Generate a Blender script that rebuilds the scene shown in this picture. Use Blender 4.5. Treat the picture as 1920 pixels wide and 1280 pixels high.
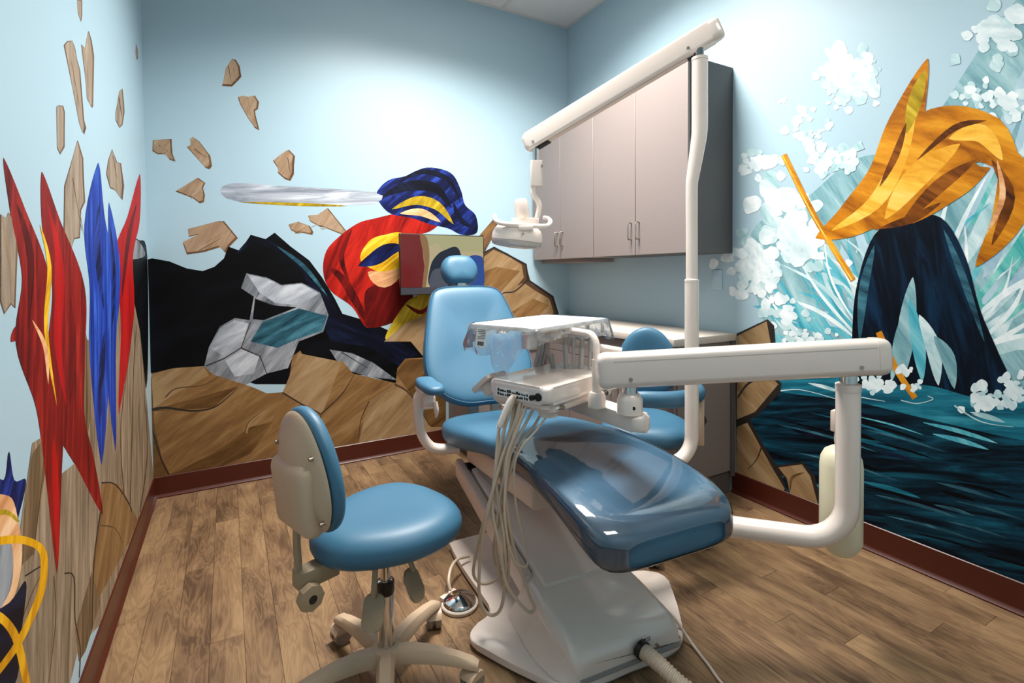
import bpy, bmesh, math, random
from mathutils import Vector, Matrix
from mathutils.geometry import tessellate_polygon
R = math.radians
sc = bpy.context.scene
for o in list(bpy.data.objects): bpy.data.objects.remove(o)
C = sc.collection

# ------------------------------------------------------------------ camera
FPX, PX0, PY0 = 951.74, 965.58, 535.39          # focal length and principal point, 1920x1280 frame
YAW, PITCH, ROLL = -0.5153, -0.0242, -0.0085
CAM = Vector((0.3862, -3.4913, 1.2589))
f0 = Vector((-math.sin(YAW), math.cos(YAW), 0)); r0 = Vector((math.cos(YAW), math.sin(YAW), 0)); z0 = Vector((0, 0, 1))
FW = f0 * math.cos(PITCH) + z0 * math.sin(PITCH); up0 = z0 * math.cos(PITCH) - f0 * math.sin(PITCH)
RT = r0 * math.cos(ROLL) + up0 * math.sin(ROLL); UP = up0 * math.cos(ROLL) - r0 * math.sin(ROLL)
cd = bpy.data.cameras.new('camera'); cam = bpy.data.objects.new('camera', cd); C.objects.link(cam)
cam.matrix_world = Matrix(((RT.x, UP.x, -FW.x, CAM.x), (RT.y, UP.y, -FW.y, CAM.y), (RT.z, UP.z, -FW.z, CAM.z), (0, 0, 0, 1)))
cd.sensor_width = 36; cd.lens = FPX * 36 / 1920; cd.clip_start = 0.02
cd.shift_x = (960 - PX0) / 1920; cd.shift_y = (PY0 - 640) / 1920
sc.camera = cam

# ------------------------------------------------------------------ world, light, exposure
w = bpy.data.worlds.new('world'); sc.world = w; w.use_nodes = True
w.node_tree.nodes['Background'].inputs[0].default_value = (0.8, 0.9, 1, 1)
w.node_tree.nodes['Background'].inputs[1].default_value = 0.05
vs = sc.view_settings; vs.view_transform = 'Standard'; vs.look = 'None'; vs.gamma = 1; vs.use_curve_mapping = False
vs.exposure = -0.05
W, H, FRONT, BB = 2.88, 3.288, -4.4, 0.12         # room width, height, y of the wall behind the camera, baseboard height
def area(name, loc, sx, sy, power, spread, col=(1, .96, .9)):
    l = bpy.data.lights.new(name, 'AREA'); l.shape = 'RECTANGLE'; l.size = sx; l.size_y = sy; l.energy = power
    l.spread = R(spread); l.color = col
    o = bpy.data.objects.new(name, l); C.objects.link(o); o.location = loc; return o
TROFFERS = [(1.641, -1.26, 112), (1.641, -3.35, 14)]   # centre x, y and watts of the two lay-in lamps
for tx, ty, pw in TROFFERS:
    area('troffer_lamp', (tx, ty, H - 0.03), 1.14, 0.54, pw, 140)

# ------------------------------------------------------------------ pixel helpers
def ray(x, y): return FW + RT * ((x - PX0) / FPX) + UP * ((PY0 - y) / FPX)
def onx(x, y, v): d = ray(x, y); return CAM + d * ((v - CAM.x) / d.x)
def ony(x, y, v): d = ray(x, y); return CAM + d * ((v - CAM.y) / d.y)
def onz(x, y, v): d = ray(x, y); return CAM + d * ((v - CAM.z) / d.z)
def dep(x, y, d): return CAM + ray(x, y) * d

# ------------------------------------------------------------------ materials
def lin(h):
    h = h.lstrip('#'); c = [int(h[i:i + 2], 16) / 255 for i in (0, 2, 4)]
    return tuple((v / 12.92 if v <= .04045 else ((v + .055) / 1.055) ** 2.4) for v in c) + (1,)
MATS = {}
def mat(name, col, rough=.5, metal=0, coat=0, spec=.5, bump=0, bscale=60, var=0, vscale=8, emis=None, estr=0, trans=0, stretch=None, ior=None, sheen=0, sss=0):
    if name in MATS: return MATS[name]
    m = bpy.data.materials.new(name); m.use_nodes = True; nt = m.node_tree; b = nt.nodes['Principled BSDF']
    c = lin(col) if isinstance(col, str) else col
    b.inputs['Base Color'].default_value = c; b.inputs['Roughness'].default_value = rough; b.inputs['Metallic'].default_value = metal
    b.inputs['Coat Weight'].default_value = coat; b.inputs['Coat Roughness'].default_value = .06; b.inputs['Specular IOR Level'].default_value = spec
    b.inputs['Transmission Weight'].default_value = trans
    if sss: b.inputs['Subsurface Weight'].default_value = sss; b.inputs['Subsurface Radius'].default_value = (.03, .02, .01)
    if ior: b.inputs['IOR'].default_value = ior
    if emis: b.inputs['Emission Color'].default_value = lin(emis); b.inputs['Emission Strength'].default_value = estr
    tc = nt.nodes.new('ShaderNodeTexCoord'); mp = nt.nodes.new('ShaderNodeMapping'); nt.links.new(tc.outputs['Object'], mp.inputs[0])
    if stretch: mp.inputs['Scale'].default_value = stretch
    if var:
        n = nt.nodes.new('ShaderNodeTexNoise'); n.inputs['Scale'].default_value = vscale; n.inputs['Detail'].default_value = 5
        nt.links.new(mp.outputs[0], n.inputs['Vector'])
        rp = nt.nodes.new('ShaderNodeValToRGB'); rp.color_ramp.elements[0].position = .3; rp.color_ramp.elements[1].position = .7
        rp.color_ramp.elements[0].color = tuple(max(0, v * (1 - var)) for v in c[:3]) + (1,)
        rp.color_ramp.elements[1].color = tuple(min(1, v * (1 + var)) for v in c[:3]) + (1,)
        nt.links.new(n.outputs[0], rp.inputs[0]); nt.links.new(rp.outputs[0], b.inputs['Base Color'])
    if bump:
        n2 = nt.nodes.new('ShaderNodeTexNoise'); n2.inputs['Scale'].default_value = bscale; n2.inputs['Detail'].default_value = 3
        nt.links.new(mp.outputs[0], n2.inputs['Vector'])
        bp = nt.nodes.new('ShaderNodeBump'); bp.inputs['Strength'].default_value = bump; bp.inputs['Distance'].default_value = .002
        nt.links.new(n2.outputs[0], bp.inputs['Height']); nt.links.new(bp.outputs[0], b.inputs['Normal'])
    MATS[name] = m; return m
def brush(name, cols, ang=0, sc_=9, stretch=7, rough=.55):
    """Mural paint: three mixed colours laid on in brush strokes; ang = stroke direction (degrees) across the wall."""
    if name in MATS: return MATS[name]
    m = bpy.data.materials.new(name); m.use_nodes = True; nt = m.node_tree; b = nt.nodes['Principled BSDF']
    b.inputs['Roughness'].default_value = rough; b.inputs['Specular IOR Level'].default_value = .12
    tc = nt.nodes.new('ShaderNodeTexCoord'); sx = nt.nodes.new('ShaderNodeSeparateXYZ'); nt.links.new(tc.outputs['Object'], sx.inputs[0])
    add = nt.nodes.new('ShaderNodeMath'); add.operation = 'ADD'; nt.links.new(sx.outputs[0], add.inputs[0]); nt.links.new(sx.outputs[1], add.inputs[1])
    cb = nt.nodes.new('ShaderNodeCombineXYZ'); nt.links.new(add.outputs[0], cb.inputs[0]); nt.links.new(sx.outputs[2], cb.inputs[1])
    rt = nt.nodes.new('ShaderNodeVectorRotate'); rt.rotation_type = 'Z_AXIS'; rt.inputs['Angle'].default_value = -R(ang); nt.links.new(cb.outputs[0], rt.inputs[0])
    mp = nt.nodes.new('ShaderNodeMapping'); mp.inputs['Scale'].default_value = (1, stretch, 1); nt.links.new(rt.outputs[0], mp.inputs[0])
    n = nt.nodes.new('ShaderNodeTexNoise'); n.inputs['Scale'].default_value = sc_ * .35; n.inputs['Detail'].default_value = 6; n.inputs['Roughness'].default_value = .65
    n.inputs['Distortion'].default_value = .6
    nt.links.new(mp.outputs[0], n.inputs['Vector'])
    rp = nt.nodes.new('ShaderNodeValToRGB'); el = rp.color_ramp.elements
    el[0].position = .33; el[1].position = .68; el[0].color = lin(cols[0]); el[1].color = lin(cols[-1])
    for i, c in enumerate(cols[1:-1]): e = el.new(.33 + .35 * (i + 1) / (len(cols) - 1)); e.color = lin(c)
    nt.links.new(n.outputs[0], rp.inputs[0]); nt.links.new(rp.outputs[0], b.inputs['Base Color'])
    MATS[name] = m; return m
def film(name, tint, haze, rough=.08, refl=.25, wav=.35):
    """Thin clear plastic: mostly see-through, some white haze, sharp reflections."""
    m = bpy.data.materials.new(name); m.use_nodes = True; nt = m.node_tree; nt.nodes.clear(); N = nt.nodes.new; L = nt.links.new
    out = N('ShaderNodeOutputMaterial'); tr = N('ShaderNodeBsdfTransparent'); tr.inputs[0].default_value = lin(tint)
    df = N('ShaderNodeBsdfTranslucent'); df.inputs[0].default_value = (.9, .9, .9, 1); gl = N('ShaderNodeBsdfGlossy'); gl.inputs['Roughness'].default_value = rough
    dd = N('ShaderNodeBsdfDiffuse'); dd.inputs[0].default_value = (.9, .9, .9, 1); md = N('ShaderNodeMixShader'); L(df.outputs[0], md.inputs[1]); L(dd.outputs[0], md.inputs[2])
    m1 = N('ShaderNodeMixShader'); m1.inputs[0].default_value = haze; L(tr.outputs[0], m1.inputs[1]); L(md.outputs[0], m1.inputs[2])
    fr = N('ShaderNodeFresnel'); fr.inputs[0].default_value = 1.45; mu = N('ShaderNodeMath'); mu.operation = 'MULTIPLY_ADD'; mu.inputs[1].default_value = 1.0; mu.inputs[2].default_value = refl * .2
    L(fr.outputs[0], mu.inputs[0]); m2 = N('ShaderNodeMixShader'); L(mu.outputs[0], m2.inputs[0]); L(m1.outputs[0], m2.inputs[1]); L(gl.outputs[0], m2.inputs[2])
    tc = N('ShaderNodeTexCoord'); nz = N('ShaderNodeTexNoise'); nz.inputs['Scale'].default_value = 14; nz.inputs['Detail'].default_value = 3; L(tc.outputs['Object'], nz.inputs['Vector'])
    bp = N('ShaderNodeBump'); bp.inputs['Strength'].default_value = wav; bp.inputs['Distance'].default_value = .01; L(nz.outputs[0], bp.inputs['Height']); L(bp.outputs[0], gl.inputs['Normal'])
    L(m2.outputs[0], out.inputs[0]); MATS[name] = m; return m

M_wall = mat('wall_paint', '#a7c2cf', .42, spec=.4, bump=.12, bscale=220)
M_ceil = mat('ceiling_tile', '#dedbd8', .9, bump=.5, bscale=300, var=.04, vscale=200)
M_grid = mat('ceiling_grid', '#d2d0cc', .5)
M_base = mat('baseboard_vinyl', '#48180c', .36, spec=.5, bump=.05, bscale=30)
M_lam = mat('grey_laminate', '#857a77', .5, bump=.1, bscale=350, var=.06, vscale=260)
M_lamd = mat('grey_laminate_dark_edge', '#4c4a4b', .5)
M_kick = mat('toe_kick', '#5a534f', .6)
M_counter = mat('counter_laminate', '#c9bdb2', .4, var=.05, vscale=300)
M_steel = mat('brushed_nickel', '#b9aea2', .28, 1)
M_chrome = mat('chrome', '#d8d5d2', .06, 1)
M_blue = mat('blue_vinyl', '#386884', .47, spec=.5, bump=.06, bscale=400)
M_blued = mat('blue_vinyl_welt', '#356280', .4)
M_white = mat('white_enamel', '#e8dad0', .22, coat=.5)
M_offw = mat('offwhite_plastic', '#dcc9bb', .35, coat=.15)
M_cream = mat('cream_plastic', '#c4ab90', .42)
M_creamd = mat('cream_plastic_dark', '#a08c70', .45)
M_grayp = mat('grey_plastic', '#9b9996', .4)
M_hose = mat('hose_rubber', '#cdb9a3', .45)
M_hoseg = mat('hose_grey', '#a9a6a3', .45)
M_black = mat('black_plastic', '#15130f', .4)
M_dark = mat('dark_hole', '#1c1917', .7)
M_bottle = mat('bottle_plastic', '#e6e0c4', .35, sss=.3)
M_fs = mat('foot_base', '#cfc5b8', .4)
M_film = film('clear_film', '#f4f6f8', .22, .06, .5, .9)
M_cover = film('clear_vinyl', '#e9f1f6', .05, .05, .35, .03)
M_lens = mat('lamp_lens', '#ddd8d4', .12, trans=.55, ior=1.45)
M_glow = mat('troffer_diffuser', '#ffffff', .6, emis='#fff6ea', estr=6)
M_paper = mat('sticker_paper', '#efece6', .6)
M_print = mat('label_print', '#2a2522', .6)

def wood_mat():
    m = bpy.data.materials.new('vinyl_plank'); m.use_nodes = True; nt = m.node_tree; N = nt.nodes.new; L = nt.links.new; b = nt.nodes['Principled BSDF']
    tc = N('ShaderNodeTexCoord'); oi = N('ShaderNodeObjectInfo')
    ofs = N('ShaderNodeVectorMath'); ofs.operation = 'SCALE'; ofs.inputs['Scale'].default_value = 37.0
    cb = N('ShaderNodeCombineXYZ'); L(oi.outputs['Random'], cb.inputs[0]); L(oi.outputs['Random'], cb.inputs[1]); L(cb.outputs[0], ofs.inputs[0])
    ad = N('ShaderNodeVectorMath'); ad.operation = 'ADD'; L(tc.outputs['Object'], ad.inputs[0]); L(ofs.outputs[0], ad.inputs[1])
    mp = N('ShaderNodeMapping'); mp.inputs['Scale'].default_value = (9, 1.5, 1); L(ad.outputs[0], mp.inputs[0])
    n1 = N('ShaderNodeTexNoise'); n1.inputs['Scale'].default_value = 1.4; n1.inputs['Detail'].default_value = 3; n1.inputs['Distortion'].default_value = 1.2; L(mp.outputs[0], n1.inputs['Vector'])
    # growth rings: contour lines of the broad noise
    ml = N('ShaderNodeMath'); ml.operation = 'MULTIPLY'; ml.inputs[1].default_value = 60; L(n1.outputs[0], ml.inputs[0])
    sn = N('ShaderNodeMath'); sn.operation = 'SINE'; L(ml.outputs[0], sn.inputs[0])
    mp2 = N('ShaderNodeMapping'); mp2.inputs['Scale'].default_value = (90, 3, 1); L(ad.outputs[0], mp2.inputs[0])
    n2 = N('ShaderNodeTexNoise'); n2.inputs['Scale'].default_value = 2.2; n2.inputs['Detail'].default_value = 5; n2.inputs['Roughness'].default_value = .7; L(mp2.outputs[0], n2.inputs['Vector'])
    mp3 = N('ShaderNodeMapping'); mp3.inputs['Scale'].default_value = (5, 1.6, 1); L(ad.outputs[0], mp3.inputs[0])
    n3 = N('ShaderNodeTexNoise'); n3.inputs['Scale'].default_value = 2.0; n3.inputs['Detail'].default_value = 2; L(mp3.outputs[0], n3.inputs['Vector'])
    rp = N('ShaderNodeValToRGB'); e = rp.color_ramp.elements
    e[0].position = .22; e[0].color = lin('#543f2e'); e[1].position = .8; e[1].color = lin('#977a59')
    x = e.new(.5); x.color = lin('#7b6046')
    s1 = N('ShaderNodeMath'); s1.operation = 'MULTIPLY_ADD'; s1.inputs[1].default_value = .085; L(sn.outputs[0], s1.inputs[0]); L(n3.outputs[0], s1.inputs[2])
    s2 = N('ShaderNodeMath'); s2.operation = 'MULTIPLY_ADD'; s2.inputs[1].default_value = .45; L(n2.outputs[0], s2.inputs[0]); L(s1.outputs[0], s2.inputs[2])
    s3 = N('ShaderNodeMath'); s3.operation = 'MULTIPLY_ADD'; s3.inputs[1].default_value = .26; L(oi.outputs['Random'], s3.inputs[0]); L(s2.outputs[0], s3.inputs[2])
    s4 = N('ShaderNodeMath'); s4.operation = 'SUBTRACT'; s4.inputs[1].default_value = .33; L(s3.outputs[0], s4.inputs[0])
    L(s4.outputs[0], rp.inputs[0]); L(rp.outputs[0], b.inputs['Base Color']); b.inputs['Roughness'].default_value = .42; b.inputs['Specular IOR Level'].default_value = .35
    bp = N('ShaderNodeBump'); bp.inputs['Strength'].default_value = .12; bp.inputs['Distance'].default_value = .001; L(n2.outputs[0], bp.inputs['Height']); L(bp.outputs[0], b.inputs['Normal'])
    return m
M_wood = wood_mat()

# ------------------------------------------------------------------ mesh helpers
class B:
    def __init__(s): s.bm = bmesh.new()
    def box(s, x0, x1, y0, y1, z0, z1, bev=0, seg=2, M=None):
        vs_ = [s.bm.verts.new((x, y, z)) for z in (z0, z1) for y in (y0, y1) for x in (x0, x1)]
        fs = [s.bm.faces.new([vs_[i] for i in q]) for q in ((0, 2, 3, 1), (4, 5, 7, 6), (0, 1, 5, 4), (2, 6, 7, 3), (0, 4, 6, 2), (1, 3, 7, 5))]
        if bev:
            es = list({e for f in fs for e in f.edges})
            r = bmesh.ops.bevel(s.bm, geom=es, offset=bev, segments=seg, affect='EDGES', profile=.5)
            if M is not None:
                vv = {v for f in r['faces'] for v in f.verts} | {v for v in vs_ if v.is_valid}
                for v in vv: v.co = M @ v.co
        elif M is not None:
            for v in vs_: v.co = M @ v.co
        return s
    def ring(s, pts): return [s.bm.verts.new(p) for p in pts]
    def skin(s, rings, closed=True, cap=True):
        rs = [s.ring(r) for r in rings]; n = len(rs[0])
        for a, b in zip(rs, rs[1:]):
            for i in range(n if closed else n - 1):
                j = (i + 1) % n; s.bm.faces.new((a[i], a[j], b[j], b[i]))
        if cap and closed:
            s.bm.faces.new(list(reversed(rs[0]))); s.bm.faces.new(rs[-1])
        return s
    def tube(s, path, r, n=12, smooth=0, cap=True):
        P = [Vector(p) for p in path]
        rad = list(r) if isinstance(r, (list, tuple)) else [r] * len(P)
        if smooth:
            Q = []; RR = []
            for i in range(len(P) - 1):
                a, b, c, d = P[max(0, i - 1)], P[i], P[i + 1], P[min(len(P) - 1, i + 2)]
                for k in range(smooth):
                    t = k / smooth
                    Q.append(.5 * ((2 * b) + (c - a) * t + (2 * a - 5 * b + 4 * c - d) * t * t + (3 * b - a - 3 * c + d) * t ** 3)); RR.append(rad[i] * (1 - t) + rad[i + 1] * t)
            Q.append(P[-1]); RR.append(rad[-1]); P, rad = Q, RR
        T = [(P[min(i + 1, len(P) - 1)] - P[max(i - 1, 0)]).normalized() for i in range(len(P))]
        x = T[0].orthogonal().normalized(); rings = []
        for p, t, q in zip(P, T, rad):
            x = (x - t * x.dot(t)).normalized(); y = t.cross(x)
            rings.append([p + (x * math.cos(2 * math.pi * k / n) + y * math.sin(2 * math.pi * k / n)) * q for k in range(n)])
        return s.skin(rings, cap=cap)
    def cyl(s, a, b, r, n=20): return s.tube([a, b], r, n)
    def lathe(s, prof, loc=(0, 0, 0), n=28, M=None):
        rings = []
        for r, z in prof:
            ps = [Vector((r * math.cos(2 * math.pi * k / n), r * math.sin(2 * math.pi * k / n), z)) for k in range(n)]
            rings.append([(M @ q if M is not None else q) + Vector(loc) for q in ps])
        return s.skin(rings)
    def prism(s, pts, z0, z1, M=None, bev=0, seg=3):
        a = [Vector((x, y, z0)) for x, y in pts]; b = [Vector((x, y, z1)) for x, y in pts]
        ra, rb = s.ring(a), s.ring(b); n = len(pts); fs = []
        fs.append(s.bm.faces.new(list(reversed(ra)))); top = s.bm.faces.new(rb); fs.append(top)
        for i in range(n): j = (i + 1) % n; fs.append(s.bm.faces.new((ra[i], ra[j], rb[j], rb[i])))
        vv = set(ra + rb)
        if bev:
            es = list({e for f in fs[:2] for e in f.edges}); r = bmesh.ops.bevel(s.bm, geom=es, offset=bev, segments=seg, affect='EDGES', profile=.5)
            vv = {v for v in vv if v.is_valid} | {v for f in r['faces'] for v in f.verts}
        if M is not None:
            for v in vv: v.co = M @ v.co
        return s
    def pillow(s, outline, layers, M=None):
        """outline: list of 2D points; layers: (inset, height) pairs from back to front; ends closed to a point fan."""
        n = len(outline); cx = sum(p[0] for p in outline) / n; cy = sum(p[1] for p in outline) / n; rings = []
        for ins, h in layers:
            ring_ = []
            for x, y in outline:
                d = math.hypot(x - cx, y - cy); k = max(.02, 1 - ins / d)
                q = Vector((cx + (x - cx) * k, cy + (y - cy) * k, h)); ring_.append(M @ q if M is not None else q)
            rings.append(ring_)
        return s.skin(rings)
    def obj(s, name, m, parent=None, loc=None, rotz=0, smooth=True, ang=38, subsurf=0):
        bmesh.ops.recalc_face_normals(s.bm, faces=s.bm.faces)
        if smooth:
            for f in s.bm.faces: f.smooth = True
            for e in s.bm.edges:
                if len(e.link_faces) == 2 and e.calc_face_angle(0) > R(ang) and not subsurf: e.smooth = False
        me = bpy.data.meshes.new(name); s.bm.to_mesh(me); s.bm.free()
        for x in (m if isinstance(m, (list, tuple)) else [m]): me.materials.append(x)
        o = bpy.data.objects.new(name, me); C.objects.link(o)
        if parent: o.parent = parent
        if loc: o.location = loc
        if rotz: o.rotation_euler.z = rotz
        if subsurf:
            md = o.modifiers.new('sub', 'SUBSURF'); md.levels = subsurf; md.render_levels = subsurf
        return o
def rrect(x0, x1, y0, y1, r, n=6):
    pts = []
    for cx, cy, a in ((x1 - r, y1 - r, 0), (x0 + r, y1 - r, 90), (x0 + r, y0 + r, 180), (x1 - r, y0 + r, 270)):
        for k in range(n + 1): t = R(a + 90 * k / n); pts.append((cx + r * math.cos(t), cy + r * math.sin(t)))
    return pts
def catmull(pts, n=5, closed=True):
    out = []; N_ = len(pts)
    for i in range(N_ if closed else N_ - 1):
        g = (lambda k: pts[k % N_]) if closed else (lambda k: pts[min(max(k, 0), N_ - 1)])
        a, b, c, d = g(i - 1), g(i), g(i + 1), g(i + 2)
        for k in range(n):
            t = k / n
            out.append(tuple(.5 * (2 * b[j] + (c[j] - a[j]) * t + (2 * a[j] - 5 * b[j] + 4 * c[j] - d[j]) * t * t + (3 * b[j] - a[j] - 3 * c[j] + d[j]) * t ** 3) for j in range(len(b))))
    if not closed: out.append(tuple(pts[-1]))
    return out
def tag(o, label=None, cat=None, group=None, kind=None):
    if label: o['label'] = label
    if cat: o['category'] = cat
    if group: o['group'] = group
    if kind: o['kind'] = kind
    return o
def thing(name, label, cat, loc=(0, 0, 0), rotz=0, group=None):
    o = bpy.data.objects.new(name, None); C.objects.link(o); o.location = loc; o.rotation_euler.z = rotz; o.empty_display_size = .1
    return tag(o, label, cat, group)
def frame(origin, xdir, ydir=None, zdir=None):
    """matrix with given local axes"""
    x = Vector(xdir).normalized()
    if zdir is not None: z = Vector(zdir).normalized(); y = z.cross(x).normalized(); z = x.cross(y)
    else: y = Vector(ydir).normalized(); z = x.cross(y).normalized(); y = z.cross(x)
    return Matrix(((x.x, y.x, z.x, origin[0]), (x.y, y.y, z.y, origin[1]), (x.z, y.z, z.z, origin[2]), (0, 0, 0, 1)))

# ================================================================== SETTING
T = .12
floor = tag(B().box(0, W, FRONT, 0, -.08, -.004).obj('floor', mat('floor_joint', '#4d3a2c', .8)), kind='structure')
wall_back = tag(B().box(-T, W + T, 0, T, -.08, H + .1).obj('wall_back', M_wall), kind='structure')
wall_left = tag(B().box(-T, 0, FRONT, 0, -.08, H + .1).obj('wall_left', M_wall), kind='structure')
wall_right = tag(B().box(W, W + T, FRONT, 0, -.08, H + .1).obj('wall_right', M_wall), kind='structure')
wall_front = tag(B().box(-T, W + T, FRONT - T, FRONT, -.08, H + .1).obj('wall_front', M_wall), kind='structure')
ceiling = tag(B().box(-T, W + T, FRONT - T, T, H + .06, H + .16).obj('ceiling', M_grid), kind='structure')

PW, PL = .1035, .978
random.seed(4)
pm = B().box(-PW / 2 + .0004, PW / 2 - .0004, -PL / 2 + .0004, PL / 2 - .0004, -.004, 0, .0006, 1).obj('plank', M_wood, floor); pmesh = pm.data
known = {0: 1.213, 1: .718, 2: .945, 3: .507, 4: 1.03, 20: 2.39, 21: 2.57, 22: 2.195, 23: 2.39, 24: 2.69, 26: 2.77}
first = True
rows = int(math.ceil(W / PW))
for i in range(rows):
    j0 = known.get(i, random.random() * PL); j0 = (j0 % PL) - PL
    k = 0
    x0, x1 = i * PW, min((i + 1) * PW, W)
    while True:
        ya = -(j0 + k * PL); yb = ya - PL; k += 1
        if ya < FRONT + .02: break
        ya2, yb2 = min(ya, 0), max(yb, FRONT)
        if ya2 - yb2 < .02: continue
        if x1 - x0 > PW - .001 and ya == ya2 and yb == yb2:
            if first: o = pm; first = False
            else: o = pm.copy(); C.objects.link(o)
            o.location = ((x0 + x1) / 2, (ya + yb) / 2, 0)
        else:
            h = (ya2 - yb2) / 2; g = (x1 - x0) / 2
            o = B().box(-g + .0004, g - .0004, -h + .0004, h - .0004, -.004, 0, .0006, 1).obj('plank', M_wood, floor); o.location = ((x0 + x1) / 2, (ya2 + yb2) / 2, 0)
def baseboard(name, a, b, nrm):
    a, b, n = Vector(a), Vector(b), Vector(nrm); d = (b - a)
    prof = [(0, 0), (.016, 0), (.016, .006), (.009, .014), (.006, .02), (.006, BB - .003), (.003, BB), (0, BB)]
    bb = B(); bb.skin([[a + n * x + Vector((0, 0, z)) for x, z in prof], [b + n * x + Vector((0, 0, z)) for x, z in prof]])
    return tag(bb.obj(name, M_base, ang=25), kind='structure')
baseboard('baseboard_back', (0, -.0002, .0005), (1.775, -.0002, .0005), (0, -1, 0))
baseboard('baseboard_left', (.0002, 0, .0005), (.0002, FRONT, .0005), (1, 0, 0))
baseboard('baseboard_right', (W - .0002, -1.597, .0005), (W - .0002, FRONT, .0005), (-1, 0, 0))
baseboard('baseboard_front', (0, FRONT + .0002, .0005), (W, FRONT + .0002, .0005), (0, 1, 0))
# lay-in ceiling: tiles in a tee grid, two of them replaced by lamps
gx = [0, .405, 1.023, 1.641, 2.26, W]; gy = [0, -.955, -1.565, -3.045, -3.655, FRONT]
lamps = {(2, 1), (3, 1), (2, 3), (3, 3)}
for i in range(5):
    for j in range(5):
        if (i, j) in lamps: continue
        B().box(gx[i] + .006, gx[i + 1] - .006, gy[j + 1] + .006, gy[j] - .006, H + .004, H + .02, .002, 1).obj('ceiling_tile', M_ceil, ceiling)
for x in gx[1:-1]: B().box(x - .012, x + .012, FRONT, 0, H, H + .0035).obj('grid_tee', M_grid, ceiling)
for y in gy[1:-1]: B().box(0, W, y - .012, y + .012, H + .0002, H + .0037).obj('grid_tee', M_grid, ceiling)
B().box(0, W, -.022, 0, H - .0012, H + .0034).obj('wall_angle', M_grid, ceiling); B().box(W - .022, W, FRONT, -.022, H - .0012, H + .0034).obj('wall_angle', M_grid, ceiling)
B().box(0, .022, FRONT, -.022, H - .0012, H + .0034).obj('wall_angle', M_grid, ceiling)
for k, (tx, ty, pw) in enumerate(TROFFERS):
    t = thing('ceiling_light', ['recessed ceiling light panel above the dental chair', 'recessed ceiling light panel near the front wall'][k], 'ceiling light', (tx, ty, H))
    b = B()
    for x0, x1, y0, y1 in ((-.60, -.575, -.3, .3), (.575, .60, -.3, .3), (-.575, .575, -.3, -.275), (-.575, .575, .275, .3)): b.box(x0, x1, y0, y1, .004, .04)
    b.obj('lamp_frame', M_grid, t); B().box(-.575, .575, -.275, .275, .01, .02).obj('diffuser', M_glow, t)

# ================================================================== MURALS (flat paint on the three walls; a pixel is cast onto the wall it is painted on)
LAYER = {'b': .0006, 'l': .0006, 'r': .0006}
WALLS = {'b': wall_back, 'l': wall_left, 'r': wall_right}
def cast(wl, x, y, off):
    if wl == 'b':
        q = ony(x, y, 0); return Vector((min(max(q.x, .0005), W - .0005), -off, max(q.z, BB)))
    if wl == 'l':
        q = onx(x, y, 0); return Vector((off, min(q.y, -.0005), max(q.z, BB)))
    q = onx(x, y, W); return Vector((W - off, min(q.y, -.0005), max(q.z, BB)))
def motif(wl, name, shapes):
    """one painted motif = one part of the wall; shapes = (points, material) painted one over the other"""
    bm = bmesh.new(); mats = []
    for pts, m in shapes:
        LAYER[wl] += .0000025
        if m not in mats: mats.append(m)
        q = []
        for p in pts:
            if not q or math.hypot(p[0] - q[-1][0], p[1] - q[-1][1]) > .05: q.append(p)
        vs_ = [bm.verts.new(cast(wl, x, y, LAYER[wl])) for x, y in q]
        for tri in tessellate_polygon([[Vector((x, y, 0)) for x, y in q]]):
            try: f = bm.faces.new([vs_[i] for i in tri]); f.material_index = mats.index(m)
            except ValueError: pass
    into = {'b': Vector((0, -1, 0)), 'l': Vector((1, 0, 0)), 'r': Vector((-1, 0, 0))}[wl]
    bm.normal_update()
    for f in bm.faces:
        if f.normal.dot(into) < 0: f.normal_flip()
    me = bpy.data.meshes.new(name); bm.to_mesh(me); bm.free()
    for m in mats: me.materials.append(m)
    o = bpy.data.objects.new(name, me); C.objects.link(o); o.parent = WALLS[wl]; return o
def line(pts, w0, w1=None, sm=4):
    """a painted line of tapering width as a polygon"""
    w1 = w0 if w1 is None else w1
    P = catmull(pts, sm, False) if sm else pts; L_, R_ = [], []
    for i, p in enumerate(P):
        a, b = P[max(i - 1, 0)], P[min(i + 1, len(P) - 1)]; dx, dy = b[0] - a[0], b[1] - a[1]; d = math.hypot(dx, dy) or 1
        t = i / (len(P) - 1); w_ = (w0 * (1 - t) + w1 * t) / 2
        L_.append((p[0] - dy / d * w_, p[1] + dx / d * w_)); R_.append((p[0] + dy / d * w_, p[1] - dx / d * w_))
    return L_ + R_[::-1]
def leaf(pts, w, sm=5):
    """a stroke thick in the middle, pointed at both ends"""
    P = catmull(pts, sm, False); L_, R_ = [], []
    for i, p in enumerate(P):
        a, b = P[max(i - 1, 0)], P[min(i + 1, len(P) - 1)]; dx, dy = b[0] - a[0], b[1] - a[1]; d = math.hypot(dx, dy) or 1
        w_ = w / 2 * math.sin(math.pi * (i + .15) / (len(P) - .7))
        L_.append((p[0] - dy / d * w_, p[1] + dx / d * w_)); R_.append((p[0] + dy / d * w_, p[1] - dx / d * w_))
    return L_ + R_[::-1]
def zz(pts, ox=0, oy=0, s=.375): return [(ox + x * s, oy + y * s) for x, y in pts]
def shrink(pts, kx, ky, sx, sy):
    cx = sum(p[0] for p in pts) / len(pts); cy = sum(p[1] for p in pts) / len(pts)
    return [(cx + (x - cx) * kx + sx, cy + (y - cy) * ky + sy) for x, y in pts]

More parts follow.
